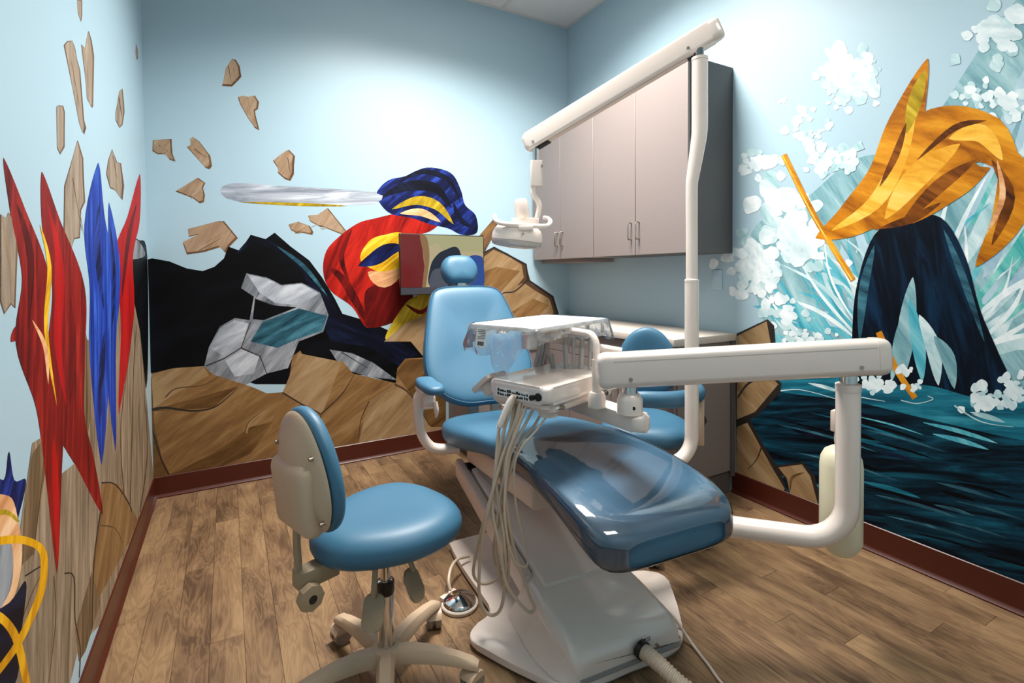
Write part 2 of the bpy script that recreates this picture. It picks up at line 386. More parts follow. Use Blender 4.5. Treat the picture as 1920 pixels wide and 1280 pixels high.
tanA = brush('paint_tan', ['#8c7059', '#a1856b', '#b39b81'], 60, 9, 6)
tanB = brush('paint_tan_grey', ['#78685a', '#968573', '#ab9b8a'], 88, 10, 8)
tanC = brush('paint_ochre_rock', ['#6b4b2d', '#83623c', '#987852'], 35, 7, 6)
tanD = brush('paint_ochre_rock_deep', ['#4b331d', '#654827', '#795a37'], 28, 7, 6)
tanE = brush('paint_ochre_rock_pale', ['#806445', '#987b57', '#a88e6e'], 40, 7, 6)
tanF = brush('paint_grey_rock', ['#5f5142', '#8a7762', '#a8947c'], 82, 9, 9)
tanG = brush('paint_grey_rock_deep', ['#4a3a2a', '#6d573f', '#8c7252'], 78, 9, 9)
sideC = brush('paint_rock_edge', ['#4a3524', '#6a4d36', '#7d5e44'], 60, 10, 5)
crack = mat('paint_crack', '#1d120a', .6)
crackb = mat('paint_crack_brown', '#4a2f19', .6)

def shard(wl, pts, face, sx=-1.6, sy=-1.4, streaks=3, ang=None):
    """flying piece of rock: dark sides showing right and below, paler face, a few strokes"""
    xs = [p[0] for p in pts]; ys = [p[1] for p in pts]; w_, h_ = max(xs) - min(xs), max(ys) - min(ys)
    inn = shrink(pts, 1 - min(.18, 5.5 / max(w_, 8)), 1 - min(.16, 4.5 / max(h_, 8)), sx, sy)
    sh = [(pts, sideC), (inn, face)]
    cx = sum(p[0] for p in pts) / len(pts); cy = sum(p[1] for p in pts) / len(pts)
    rnd = random.Random(int(cx * 7 + cy))
    a = ang if ang is not None else (R(80) if h_ > 1.4 * w_ else R(rnd.choice([35, -30, 60])))
    L_ = .32 * min(math.hypot(w_, h_), max(w_, h_))
    for k in range(streaks):
        o = (rnd.uniform(-.16, .16) * w_, rnd.uniform(-.12, .12) * h_); dx, dy = math.cos(a) * L_, math.sin(a) * L_
        sh.append((line([(cx + o[0] - dx * .8, cy + o[1] - dy * .8), (cx + o[0], cy + o[1] + 1), (cx + o[0] + dx * .7, cy + o[1] + dy * .7)], 1.6, .5, 3), rnd.choice([crackb, tanE, tanB])))
    motif(wl, 'painted_rock', sh)
# flying rocks, left wall
for P_ in ([(385, 0), (410, 0), (410, 70), (405, 110), (390, 70)],
           [(318, 225), (335, 205), (360, 203), (375, 240), (385, 300), (400, 350), (420, 600), (430, 640), (420, 672), (400, 620), (370, 480), (340, 330)],
           [(405, 222), (425, 240), (430, 210), (443, 153), (458, 205), (470, 280), (465, 530), (460, 540), (435, 495), (425, 380)],
           [(680, 218), (688, 250), (690, 285), (685, 302), (678, 270)],
           [(597, 455), (612, 442), (620, 520), (622, 560), (612, 625), (597, 640), (577, 600), (577, 565)],
           [(281, 535), (290, 526), (315, 528), (323, 560), (322, 735), (300, 772), (285, 740)],
           [(388, 700), (415, 790), (418, 880), (425, 1010), (405, 1050), (398, 1190), (370, 1195), (350, 1260), (317, 1165), (320, 930)],
           [(560, 745), (585, 810), (605, 815), (620, 930), (612, 1000), (575, 950), (550, 940), (530, 870), (540, 800)]):
    shard('l', zz(P_), tanB, -1.0, -.8, 2)
shard('l', zz([(0, 590), (30, 610), (40, 580), (55, 600), (70, 600), (90, 690), (75, 1060), (55, 1040), (20, 1090), (0, 1030)], 0, 180), tanB, -1, -1, 2)
# flying rocks, back wall
for P_ in ([(1163, 294), (1180, 300), (1198, 330), (1207, 383), (1195, 398), (1160, 433), (1110, 430), (1118, 400), (1128, 345)],
           [(1190, 485), (1215, 478), (1245, 485), (1275, 478), (1295, 510), (1290, 545), (1275, 555), (1278, 575), (1297, 652), (1275, 640), (1240, 590), (1200, 520)],
           [(765, 700), (858, 695), (860, 735), (863, 770), (878, 807), (850, 800), (828, 770), (790, 772), (762, 755)],
           [(950, 695), (963, 684), (995, 705), (1052, 780), (1060, 830), (1048, 846), (1030, 840), (935, 735), (955, 725)],
           [(1365, 803), (1410, 768), (1445, 748), (1475, 780), (1470, 830), (1470, 870), (1452, 905), (1425, 895), (1390, 865), (1390, 840)],
           [(877, 957), (990, 888), (1027, 915), (1015, 940), (1025, 975), (1020, 1010), (1000, 1017), (965, 990)],
           [(1443, 1122), (1490, 1108), (1550, 1130), (1567, 1160), (1562, 1174), (1510, 1163), (1490, 1168), (1455, 1150)],
           [(1540, 1078), (1590, 1075), (1640, 1040), (1740, 1165), (1733, 1181), (1613, 1133), (1600, 1133), (1552, 1107)],
           [(940, 1145), (1090, 1105), (1120, 1105), (1190, 1190), (1150, 1230), (1130, 1265), (1100, 1235), (1020, 1260), (935, 1272), (915, 1215), (1000, 1170), (945, 1183)]):
    shard('b', zz(P_), tanA, -1.8, -1.8, 3)

# ---- back wall: rocky ground, then plain masses of colour (generic stand-ins for the painted figures)
blk = brush('paint_black', ['#020203', '#050609', '#0b0d14'], 20, 5, 4)
nvy = brush('paint_black_blue', ['#04050d', '#0a0d1e', '#16203c'], -30, 6, 6)
gry = brush('paint_grey', ['#4f545b', '#7b8087', '#a9adb3'], 55, 7, 5)
gry2 = brush('paint_grey_pale', ['#868c95', '#a9afb8', '#cfd4da'], 30, 7, 5)
teal = brush('paint_teal_grey', ['#17323f', '#2c5868', '#4a7f90'], 25, 8, 6)
red = brush('paint_red', ['#5e0d0a', '#9c1710', '#c4281a'], 65, 6, 7)
redd = brush('paint_red_deep', ['#2b0504', '#5a0c0a', '#7d1410'], 70, 6, 7)
yel = brush('paint_yellow', ['#a97a10', '#e0ac1c', '#f4d64e'], 40, 8, 6)
olive = brush('paint_olive_gold', ['#6e5a10', '#a98d1c', '#d3b93c'], 55, 8, 6)
dkbl = brush('paint_dark_blue', ['#05071a', '#101a4c', '#2942a0'], 40, 8, 6)
peach = brush('paint_peach', ['#b97a4a', '#e0a878', '#f0c9a0'], 20, 8, 6)
silv = brush('paint_silver', ['#6d7380', '#a3aab5', '#d5dae0'], 5, 6, 9)
motif('b', 'painted_dark_mass', [
    ([(262, 486), (285, 484), (318, 490), (350, 503), (380, 508), (402, 500), (420, 484), (428, 462), (450, 470), (470, 440), (498, 448), (515, 436), (545, 462), (580, 488), (604, 520), (628, 560), (642, 588), (690, 602), (735, 622), (770, 640), (797, 668), (760, 690), (745, 720), (690, 704), (640, 700), (600, 690), (560, 720), (480, 720), (380, 690), (290, 706), (262, 700), (262, 560)], blk),
    ([(560, 490), (605, 540), (640, 592), (710, 618), (785, 662), (748, 686), (690, 650), (620, 640), (590, 570)], nvy),
    (leaf([(440, 480), (480, 450), (540, 480), (590, 530)], 12), nvy), (leaf([(520, 462), (570, 500), (614, 555)], 8), teal)])
motif('b', 'painted_grey_boulder', [
    ([(382, 690), (392, 650), (412, 612), (440, 596), (468, 600), (476, 556), (452, 540), (462, 512), (500, 520), (528, 534), (566, 530), (600, 548), (616, 590), (606, 622), (560, 640), (540, 690), (500, 700), (455, 724), (410, 716)], gry),
    ([(464, 514), (500, 522), (528, 536), (566, 532), (598, 550), (560, 572), (516, 568), (486, 548)], gry2), ([(470, 640), (492, 604), (560, 578), (614, 592), (604, 620), (556, 636), (520, 652)], teal),
    ([(394, 652), (412, 616), (440, 600), (466, 606), (452, 650), (420, 668)], gry2), ([(420, 672), (452, 654), (486, 668), (476, 700), (440, 706)], gry2), ([(478, 560), (512, 572), (556, 576), (494, 600), (474, 598)], blk),
    (line([(386, 686), (420, 672), (452, 652), (470, 604)], 2.5, 1.5, 0), crack), (line([(452, 652), (488, 668), (500, 700)], 2.5, 1.5, 0), crack), (line([(486, 548), (478, 560), (512, 572)], 2, 1.5, 0), crack),
    ([(618, 655), (660, 662), (700, 680), (744, 712), (690, 706), (640, 690)], gry), (line([(640, 660), (690, 690)], 2, 1, 0), crack)])
motif('b', 'painted_red_drapery', [
    (catmull([(606, 510), (612, 470), (640, 440), (672, 418), (700, 410), (752, 400), (772, 416), (752, 450), (754, 560), (742, 590), (720, 600), (688, 614), (660, 575), (620, 545)]), red),
    (catmull([(690, 540), (752, 530), (775, 560), (745, 600), (690, 614), (684, 580)]), redd),
    (leaf([(612, 500), (640, 520), (670, 570), (690, 610)], 16), redd), (leaf([(660, 430), (640, 480), (655, 530)], 10), redd),
    (catmull([(748, 400), (800, 398), (826, 414), (800, 436), (752, 436)]), red)])
motif('b', 'painted_yellow_swirl', [
    (catmull([(676, 488), (692, 452), (722, 440), (756, 440), (756, 500), (720, 512)]), yel), (leaf([(672, 498), (700, 486), (730, 468), (760, 462)], 28), dkbl),
    (leaf([(690, 510), (720, 524), (756, 505)], 30), peach),
    (catmull([(722, 634), (745, 590), (770, 560), (808, 548), (822, 560), (800, 590), (770, 604), (748, 632)]), olive), (leaf([(760, 570), (790, 585), (815, 560)], 8), redd)])
motif('b', 'painted_blue_swirl', [
    (catmull([(706, 362), (728, 338), (760, 330), (800, 314), (845, 324), (864, 356), (872, 384), (892, 404), (894, 436), (866, 440), (840, 428), (805, 420), (770, 408), (736, 402), (716, 386)]), dkbl),
    (leaf([(710, 372), (760, 350), (815, 352), (846, 390)], 20), nvy), (leaf([(735, 392), (780, 376), (820, 386), (850, 420)], 18), olive), (leaf([(750, 400), (790, 398), (826, 416)], 14), peach),
    (leaf([(740, 345), (790, 322), (840, 337), (864, 380)], 10), nvy), (leaf([(850, 380), (862, 410), (888, 428)], 10), nvy)])
motif('b', 'painted_silver_streak', [(line([(414, 357), (470, 356), (640, 371), (706, 370)], 4, 22, 3), silv), (catmull([(414, 356), (440, 343), (520, 348), (700, 360), (706, 380), (640, 384), (450, 378)], 3), silv),
    (leaf([(450, 379), (560, 383), (650, 386)], 6), olive)])
# ground
motif('b', 'painted_ground_rocks', [
    ([(272, 712), (284, 700), (325, 690), (382, 686), (400, 702), (470, 724), (500, 737), (530, 735), (543, 705), (548, 668), (563, 657), (582, 690), (612, 680), (642, 676), (662, 700), (742, 718), (745, 690), (760, 672), (797, 670), (800, 640), (836, 640), (836, 770), (836, 830), (560, 880), (270, 925)], tanC),
    ([(720, 640), (760, 606), (806, 585), (840, 600), (840, 690), (800, 676), (770, 640)], tanE),
    ([(284, 703), (325, 690), (382, 686), (392, 704), (318, 744), (286, 766)], tanE), ([(286, 768), (382, 742), (446, 724), (400, 764), (288, 771)], tanD),
    ([(286, 774), (400, 767), (530, 738), (602, 778), (588, 792), (462, 866), (290, 898)], tanC), ([(530, 736), (560, 662), (640, 678), (604, 776)], tanE),
    ([(604, 778), (662, 702), (742, 718), (692, 752), (672, 842), (490, 870)], tanC), ([(692, 752), (742, 720), (804, 762), (832, 830), (672, 846)], tanE), ([(742, 700), (762, 674), (800, 672), (836, 740), (836, 800), (808, 800), (780, 752)], tanD),
    ([(316, 895), (400, 850), (470, 800), (512, 790), (470, 850), (420, 878)], tanD), ([(272, 716), (284, 706), (290, 800), (304, 860), (320, 897), (280, 905)], tanD),
    (line([(284, 768), (310, 764), (360, 770), (400, 764), (430, 742), (446, 726)], 5, 1), crack), (line([(310, 745), (330, 728), (380, 722), (410, 705)], 2.5, 1), crackb),
    (line([(530, 736), (570, 760), (602, 778), (580, 800)], 3, 1), crack), (line([(602, 776), (640, 740), (664, 702)], 2.5, 1), crack), (line([(692, 752), (676, 790), (672, 838)], 2.5, 1), crackb),
    (line([(462, 812), (470, 790), (500, 768)], 4, 1), tanE), (line([(460, 810), (466, 792), (498, 766)], 2, .6), crackb), (line([(740, 720), (770, 740), (806, 798)], 4, 2), crackb),
    (line([(286, 806), (302, 860), (320, 896)], 3, 2), crack), (line([(400, 870), (450, 840), (500, 800)], 2, .6), crackb)])
motif('b', 'painted_rock_outcrop', [
    ([(902, 480), (926, 464), (950, 474), (986, 496), (996, 532), (1036, 556), (1048, 592), (1030, 640), (836, 660), (830, 580), (860, 530)], crackb),
    ([(904, 484), (925, 468), (950, 478), (978, 496), (982, 520), (960, 548), (940, 590), (880, 640), (836, 640), (850, 560)], tanE),
    ([(944, 548), (982, 530), (1004, 545), (1030, 560), (1038, 585), (1010, 640), (900, 640), (936, 585)], tanE),
    ([(880, 520), (930, 500), (975, 508), (940, 545), (930, 585), (880, 570)], tanC), ([(950, 590), (1000, 560), (1030, 572), (1000, 600), (940, 620)], tanC),
    (line([(900, 478), (926, 464), (986, 496), (990, 525), (1036, 556), (1046, 590)], 4, 4, 0), crack), (line([(990, 524), (965, 546), (940, 552), (932, 590)], 3, 1.5), crack)])
motif('b', 'painted_rock', [([(872, 480), (900, 440), (924, 412), (936, 424), (910, 470), (890, 486)], sideC), ([(874, 476), (900, 442), (922, 415), (928, 424), (900, 456)], tanC), (line([(905, 440), (890, 462)], 2), crack)])

# ---- left wall
blu = brush('paint_blue', ['#0a1650', '#1c3a9c', '#3b63c4'], 84, 7, 9)
red2 = brush('paint_crimson', ['#4a0b0a', '#7d1613', '#a92a1c'], 80, 7, 8)
red3 = brush('paint_scarlet', ['#8d0d0d', '#a81212', '#bb1b16'], 85, 5, 6)
motif('l', 'painted_dark_mass', [(catmull([(226, 520), (232, 480), (246, 452), (260, 450), (276, 480), (276, 712), (262, 705), (248, 640), (232, 560)]), blk), (catmull([(234, 482), (247, 454), (260, 452), (272, 478), (250, 486)]), gry)])
motif('l', 'painted_ground_rocks', [
    ([(140, 690), (158, 612), (164, 640), (200, 560), (246, 556), (262, 640), (272, 720), (296, 900), (290, 960), (240, 1080), (190, 1285), (-40, 1400), (-60, 1250), (30, 1040), (60, 830), (84, 816), (100, 900), (150, 860)], tanF),
    ([(180, 870), (200, 740), (222, 760), (250, 560), (262, 620), (270, 700), (286, 895), (262, 960), (240, 960), (214, 890)], tanF),
    ([(60, 850), (84, 818), (88, 860), (60, 1040), (40, 1060), (44, 960)], tanG), ([(122, 1000), (150, 850), (185, 940), (188, 960), (150, 1040), (125, 1060)], tanF),
    ([(0, 1180), (48, 1080), (90, 1050), (86, 1100), (40, 1285), (-20, 1290)], tanF), ([(50, 1280), (95, 1080), (138, 1080), (142, 1150), (148, 1210), (130, 1285)], tanF), ([(190, 905), (225, 908), (258, 975), (240, 1020), (180, 1130), (172, 1060), (188, 970)], tanC),
    ([(140, 1180), (172, 1070), (188, 1130), (160, 1220), (148, 1240)], tanG), ([(155, 630), (168, 640), (170, 780), (158, 850), (146, 760)], tanG),
    (line([(188, 960), (176, 1050), (172, 1180)], 2.5, 2), crack), (line([(120, 1075), (138, 1082), (140, 1160), (150, 1215), (148, 1270)], 3, 1.5), crack), (line([(100, 1080), (104, 1160), (90, 1280)], 2, 1), crackb),
    (line([(190, 905), (216, 908), (242, 945), (246, 960)], 3, 2), crack), (line([(244, 945), (250, 700), (256, 610)], 2, 1), crackb), (line([(232, 930), (226, 800), (244, 650)], 2, 1), crackb), (line([(262, 960), (276, 850), (270, 740)], 2, 1), crackb),
    (line([(62, 1040), (78, 900), (84, 830)], 2, 1), crackb), (line([(188, 985), (215, 990), (230, 1018)], 2.5, .8), crackb), (line([(46, 1080), (82, 1058), (88, 1062)], 3, 2), crack), (line([(30, 1190), (60, 1110), (86, 1060)], 2, 1), crackb)])
motif('l', 'painted_red_plume', [
    (leaf([(6, 296), (34, 400), (66, 520), (58, 640), (92, 760), (100, 900), (106, 1075)], 58, 6), red2), (leaf([(78, 322), (96, 420), (128, 540), (124, 660), (128, 780), (160, 870), (192, 965)], 70, 6), red2),
    (leaf([(20, 640), (44, 620), (70, 660), (90, 740)], 40), red2), (leaf([(88, 380), (112, 500), (108, 640), (124, 760)], 16), red3), (leaf([(30, 380), (56, 480), (52, 620)], 14), redd), (leaf([(100, 820), (104, 920), (108, 1060)], 12), red3), (leaf([(132, 560), (136, 660), (130, 760)], 12), redd),
    (leaf([(74, 420), (92, 500), (86, 620), (106, 760)], 9), yel), (leaf([(60, 600), (84, 650), (90, 720)], 8), peach)])
motif('l', 'painted_red_banner', [(leaf([(262, 326), (250, 410), (232, 480), (238, 600), (222, 775)], 34, 6), red3), (leaf([(256, 380), (240, 450), (228, 560)], 8), redd)])
motif('l', 'painted_blue_plume', [(leaf([(184, 305), (178, 420), (196, 540), (188, 680), (190, 870)], 56, 6), blu), (leaf([(204, 380), (214, 500), (206, 640), (216, 845)], 26, 6), blu), (leaf([(186, 380), (182, 470), (194, 580)], 12), dkbl), (leaf([(196, 620), (190, 700), (186, 800)], 11), dkbl), (leaf([(206, 420), (214, 520), (208, 640)], 6), dkbl)])
gold = brush('paint_gold_ribbon', ['#b97a08', '#e0a312', '#f0c030'], 60, 7, 6)
motif('l', 'painted_dark_swirl', [(catmull([(-30, 880), (6, 900), (16, 846), (26, 900), (48, 900), (36, 960), (20, 1000), (-30, 1010)]), dkbl), (catmull([(-30, 960), (16, 930), (34, 980), (40, 1050), (20, 1130), (-40, 1200)]), peach), (catmull([(-30, 1030), (14, 1010), (24, 1060), (12, 1120), (-40, 1180)]), gry), (catmull([(-60, 1190), (16, 1130), (48, 1090), (40, 1180), (24, 1290), (-60, 1360)]), nvy)])
motif('l', 'painted_gold_ribbon', [(line([(-30, 1022), (10, 1012), (50, 1014), (80, 1036), (78, 1100), (56, 1160), (24, 1220), (-30, 1290)], 16, 12), gold), (line([(-30, 1140), (10, 1166), (34, 1210), (52, 1300)], 18, 14), gold), (line([(-30, 968), (10, 960), (34, 978)], 14, 5), olive)])

# ---- right wall: sea, splash and rocks, plain gold and navy masses
sea = brush('paint_sea_deep', ['#010408', '#05141f', '#0a3142', '#13566a'], -14, 7, 10)
seat_ = brush('paint_sea_teal', ['#0b3a4e', '#1a6a80', '#3a93a6'], -12, 7, 9)
foam = brush('paint_foam', ['#b9cfd4', '#dbe7ea', '#f4f8f8'], 50, 12, 2)
foam2 = brush('paint_foam_teal', ['#8fb9c0', '#bcd6da', '#e3eef0'], 50, 10, 3)
tq = brush('paint_turquoise', ['#2a8aa0', '#56afbf', '#8cc9d2'], 60, 8, 6)
tq2 = brush('paint_turquoise_grey', ['#5d8d97', '#84aeb6', '#a9c9ce'], 60, 8, 6)
sg = brush('paint_sea_green', ['#2f9a98', '#62b8b2', '#9bd4cd'], 60, 8, 6)
skyp = brush('paint_splash_wash', ['#93b4c6', '#a9c6d4', '#bcd3de'], 60, 5, 4)
rnd = random.Random(11)
sh = [(catmull([(1420, 560), (1396, 500), (1420, 420), (1500, 380), (1600, 300), (1720, 260), (1860, 60), (1960, -30), (2030, 200), (2030, 760), (1900, 770), (1700, 720), (1480, 690)]), tq2)]
CX, CY = 1700, 720
def fan(n, a0, a1, r0, r1, mats_, wid=(8, 26), bend=.25):
    for _ in range(n):
        a = R(rnd.uniform(a0, a1)); b_ = rnd.uniform(-bend, bend); ra = rnd.uniform(r0 * .5, r0); rb = rnd.uniform(r0 * 1.1, r1)
        pts = [(CX + math.cos(a + b_ * t * t) * (ra + (rb - ra) * t), CY - math.sin(a + b_ * t * t) * (ra + (rb - ra) * t) * 1.0) for t in (0, .33, .66, 1)]
        sh.append((leaf(pts, rnd.uniform(*wid), 4), rnd.choice(mats_)))
fan(46, 120, 178, 160, 330, [tq, tq2, foam2, tq, sg, skyp]); fan(26, 100, 150, 180, 400, [foam2, tq, tq2, skyp], (8, 22))
fan(40, 20, 100, 120, 420, [tq2, foam2, sg, tq2, skyp], (10, 30)); fan(22, 40, 72, 380, 820, [foam2, skyp, tq2, sg], (16, 46), .12)
fan(36, 105, 178, 190, 330, [foam, foam2, tq], (4, 12)); fan(24, 25, 85, 160, 460, [foam, sg, tq], (5, 14))
motif('r', 'painted_splash', sh)
def cloud(cx, cy, w_, h_, n, seed, mats_=(foam, foam2)):
    q = random.Random(seed); out = []
    n *= 2
    for k in range(n):
        x, y = cx + q.gauss(0, .27) * w_, cy + q.gauss(0, .27) * h_; r_ = q.uniform(.06, .2) * min(w_, h_) + 1.5
        m_ = mats_[1] if k < n * .4 else mats_[0]
        out.append((catmull([(x + math.cos(i * .785 + k) * r_ * q.uniform(.7, 1.25), y + math.sin(i * .785 + k) * r_ * q.uniform(.7, 1.2)) for i in range(8)], 3), m_))
    return out
for i, (cx, cy, w_, h_, n) in enumerate([(1580, 130, 80, 90, 26), (1602, 165, 60, 70, 14), (1625, 122, 36, 30, 7), (1570, 188, 40, 26, 6), (1558, 234, 24, 22, 4), (1500, 225, 50, 60, 8), (1466, 188, 16, 16, 3), (1412, 312, 46, 44, 10), (1530, 254, 30, 22, 4),
                                        (1480, 400, 90, 110, 26), (1545, 300, 110, 60, 14), (1420, 480, 90, 70, 22), (1510, 460, 80, 70, 18), (1410, 510, 70, 60, 14), (1470, 590, 80, 50, 12), (1440, 540, 60, 50, 10),
                                        (1840, 180, 90, 50, 12), (1895, 190, 60, 60, 12), (1870, 60, 120, 90, 12), (1860, 230, 50, 40, 6), (1500, 630, 90, 30, 10), (1590, 305, 60, 40, 8)]):
    motif('r', 'painted_foam', cloud(cx, cy, w_, h_, n, i + 3))
sh = [(catmull([(1380, 700), (1460, 700), (1560, 705), (1700, 700), (1840, 720), (1960, 740), (2060, 760)], 4, False) + [(2060, 1250), (1900, 1250), (1381, 1000)], sea),
      (catmull([(1450, 712), (1600, 700), (1760, 705), (2000, 745), (2050, 800), (1960, 830), (1760, 790), (1600, 752), (1470, 735)]), seat_)]
for _ in range(46):
    x = rnd.uniform(1450, 1900); y = rnd.uniform(720, 1060) + (x - 1600) * .16; l = rnd.uniform(60, 190)
    if y > 880 + (x - 1400) * .39: continue
    m_ = rnd.choice([seat_, tq, nvy, blk, seat_, foam2] if y < 800 + (x - 1600) * .2 else [seat_, blk, nvy, blk, teal, teal])
    sh.append((leaf([(x - l * .5, y - l * .12), (x, y), (x + l * .5, y + l * .16)], rnd.uniform(3, 11), 5), m_))
motif('r', 'painted_sea', sh)
nav = brush('paint_navy', ['#010206', '#04101e', '#0b2c48'], 80, 6, 8)
motif('r', 'painted_navy_mass', [
    (catmull([(1600, 720), (1598, 640), (1606, 540), (1640, 440), (1700, 410), (1765, 408), (1810, 480), (1838, 580), (1872, 660), (1904, 745), (1830, 745), (1740, 722), (1660, 722)]), nav),
    (leaf([(1690, 715), (1700, 620), (1712, 520)], 34), tq2), (leaf([(1730, 715), (1722, 640), (1706, 560)], 26), tq), (leaf([(1760, 722), (1750, 650), (1724, 590)], 28), foam2), (leaf([(1790, 728), (1778, 670), (1752, 630)], 26), tq2), (leaf([(1672, 715), (1684, 650), (1690, 600)], 20), tq2),
    (leaf([(1640, 460), (1620, 540), (1612, 640)], 18), teal), (leaf([(1770, 430), (1806, 520), (1846, 640)], 14), teal)])
amb = brush('paint_amber', ['#8a4a0c', '#c47a16', '#e5a32c'], 30, 7, 4)
amb2 = brush('paint_amber_deep', ['#3a1d08', '#6e3a0e', '#9c5a18'], 40, 7, 5)
amb3 = brush('paint_amber_light', ['#d08a1c', '#eeb540', '#f6d070'], 30, 8, 4)
motif('r', 'painted_gold_mass', [
    (leaf([(1530, 446), (1600, 410), (1670, 340), (1700, 230), (1740, 110)], 92, 7), amb), (leaf([(1640, 430), (1700, 340), (1780, 260), (1880, 230)], 150, 7), amb), (leaf([(1700, 420), (1770, 330), (1840, 260), (1912, 330)], 120, 7), amb), (leaf([(1830, 250), (1900, 320), (1890, 410), (1830, 500)], 70, 7), amb),
    (leaf([(1560, 432), (1640, 380), (1690, 290), (1720, 180)], 30), amb3), (leaf([(1660, 410), (1720, 330), (1800, 270)], 44), amb3), (leaf([(1690, 420), (1760, 350), (1830, 300)], 26), amb2), (leaf([(1780, 260), (1840, 250), (1880, 300)], 34), amb3), (leaf([(1860, 300), (1892, 370), (1860, 460)], 24), amb2),
    (leaf([(1700, 250), (1716, 190), (1736, 130)], 26), olive), (leaf([(1650, 350), (1680, 290), (1700, 230)], 14), amb2), (leaf([(1720, 300), (1790, 240), (1850, 226)], 12), amb2), (leaf([(1650, 428), (1710, 410), (1765, 380)], 16), amb2), (leaf([(1870, 300), (1880, 370), (1850, 440)], 12), peach)])
motif('r', 'painted_gold_streak', [(line([(1470, 290), (1530, 410), (1600, 525)], 11, 11, 3), amb), (line([(1648, 622), (1680, 690), (1716, 746)], 12, 11, 3), amb), (line([(1468, 292), (1528, 410), (1598, 525)], 3, 3, 3), amb3)])
for i, (cx, cy, w_, h_, n) in enumerate([(1645, 722, 70, 40, 14), (1700, 690, 30, 30, 5), (1716, 725, 24, 24, 4), (1850, 750, 90, 50, 18), (1905, 740, 50, 70, 10)]):
    motif('r', 'painted_foam', cloud(cx, cy, w_, h_, n, 60 + i))
motif('r', 'painted_ripple', [(line([(1690, 750), (1720, 756), (1750, 748), (1740, 742)], 2, 1), foam2), (line([(1560, 730), (1620, 745), (1660, 752)], 2, 1), foam2), (line([(1790, 760), (1840, 790), (1900, 800)], 3, 1), foam2), (line([(1450, 735), (1500, 730), (1570, 748)], 2, 1), foam2)])
motif('r', 'painted_rock', [([(1382, 640), (1382, 625), (1440, 598), (1452, 610), (1455, 650), (1446, 700), (1466, 718), (1464, 735), (1420, 780), (1382, 795)], crack), ([(1382, 642), (1382, 630), (1438, 602), (1446, 645), (1440, 700), (1382, 700)], tanE), ([(1382, 700), (1446, 706), (1460, 720), (1416, 772), (1382, 786)], tanE), (line([(1384, 745), (1400, 722), (1418, 710)], 3, 5), crack)])
motif('r', 'painted_rock', [([(1382, 795), (1406, 785), (1430, 830), (1462, 880), (1478, 925), (1470, 935), (1382, 900)], crack), ([(1382, 800), (1402, 792), (1428, 840), (1452, 882), (1472, 916), (1470, 934), (1382, 898)], tanE), (line([(1430, 832), (1420, 860), (1402, 880)], 3, 1), crack)])
motif('r', 'painted_rock', [([(1456, 872), (1506, 866), (1528, 890), (1540, 950), (1500, 940), (1474, 900)], crack), ([(1460, 876), (1504, 870), (1520, 892), (1534, 950), (1482, 925), (1476, 896)], tanE), (leaf([(1482, 920), (1486, 895), (1510, 885)], 6), tanD)])

# ================================================================== CABINETS
def pull(parent, p, ax, length=.095, out=(-1, 0, 0)):
    """bar pull: two posts and a bar"""
    p, o, a = Vector(p), Vector(out), Vector(ax)
    return B().tube([p - a * length / 2, p - a * length / 2 + o * .024, p - a * (length / 2 - .008) + o * .03, p + a * (length / 2 - .008) + o * .03, p + a * length / 2 + o * .024, p + a * length / 2], .0045, 8).obj('handle', M_steel, parent)
XU = 2.52
ys = [-.022, -.407, -.795, -1.194, -1.595]
for k in range(2):
    ya, yb, yc = ys[2 * k], ys[2 * k + 1], ys[2 * k + 2]
    t = thing('wall_cabinet', ['grey laminate wall cabinet in the room corner above the desk', 'grey laminate wall cabinet with exposed dark end panel over the counter'][k], 'cabinet', (W, (ya + yc) / 2, 1.362), group='wall cabinets above the counter')
    oy = -(ya + yc) / 2
    B().box(XU + .021 - W, -.0012, yc + oy + .0005, ya + oy - .0005, 0, 1.04, .001, 1).obj('cabinet_body', M_lam if k == 0 else [M_lamd], t)
    for a, b_, hs in ((ya, yb, 1), (yb, yc, -1)):
        d = B().box(XU - W, XU + .019 - W, b_ + oy + .0018, a + oy - .0018, .001, 1.04, .0012, 1).obj('door', M_lam, t)
        pull(d, (XU - W, (b_ if hs > 0 else a) + oy + hs * .033, .145), (0, 0, 1), .1)
B().box(2.60, 2.86, -.60, -.03, 1.335, 1.3615, .002, 1).obj('light_valance', M_lam, bpy.data.objects['wall_cabinet'], loc=(-W, .4085, -1.362))
# base cabinet along the right wall
XB, YE = 2.41, -1.605
t = thing('base_cabinet', 'grey laminate base cabinet with drawers under the counter along the right wall', 'cabinet', (W, -.8, 0)); oy = .8
B().box(XB + .021 - W, -.0012, YE + oy, -.002 + oy, .13, .868, .0015, 1).obj('cabinet_body', M_lam, t)
B().box(XB + .09 - W, -.02, YE + .01 + oy, -.002 + oy, .0012, .1298).obj('toe_kick', M_kick, t)
for a, b_ in ((-.42, -.66), (-.66, -1.6)):
    d = B().box(XB - W, XB + .019 - W, b_ + .002 + oy, a - .002 + oy, .714, .862, .0012, 1).obj('drawer_front', M_lam, t)
    if b_ < -1: pull(d, (XB - W, -1.13 + oy, .787), (0, 1, 0), .13)
for a, b_ in ((-.42, -.66), (-.66, -1.13), (-1.13, -1.6)):
    d = B().box(XB - W, XB + .019 - W, b_ + .002 + oy, a - .002 + oy, .135, .710, .0012, 1).obj('door', M_lam, t)
    if b_ < -1: pull(d, (XB - W, -1.13 + (.03 if b_ > -1.2 else -.03) + oy, .62), (0, 0, 1), .1)
B().box(-.035, -.0015, YE - .012 + oy, YE - .0005 + oy, .10, .868).obj('scribe_strip', M_kick, t)
ct = B().box(2.385, W - .0012, -1.622, -.0012, .870, .910, .003, 2).obj('countertop', M_counter)
tag(ct, 'pale laminate countertop on the base cabinet by the right wall', 'countertop')
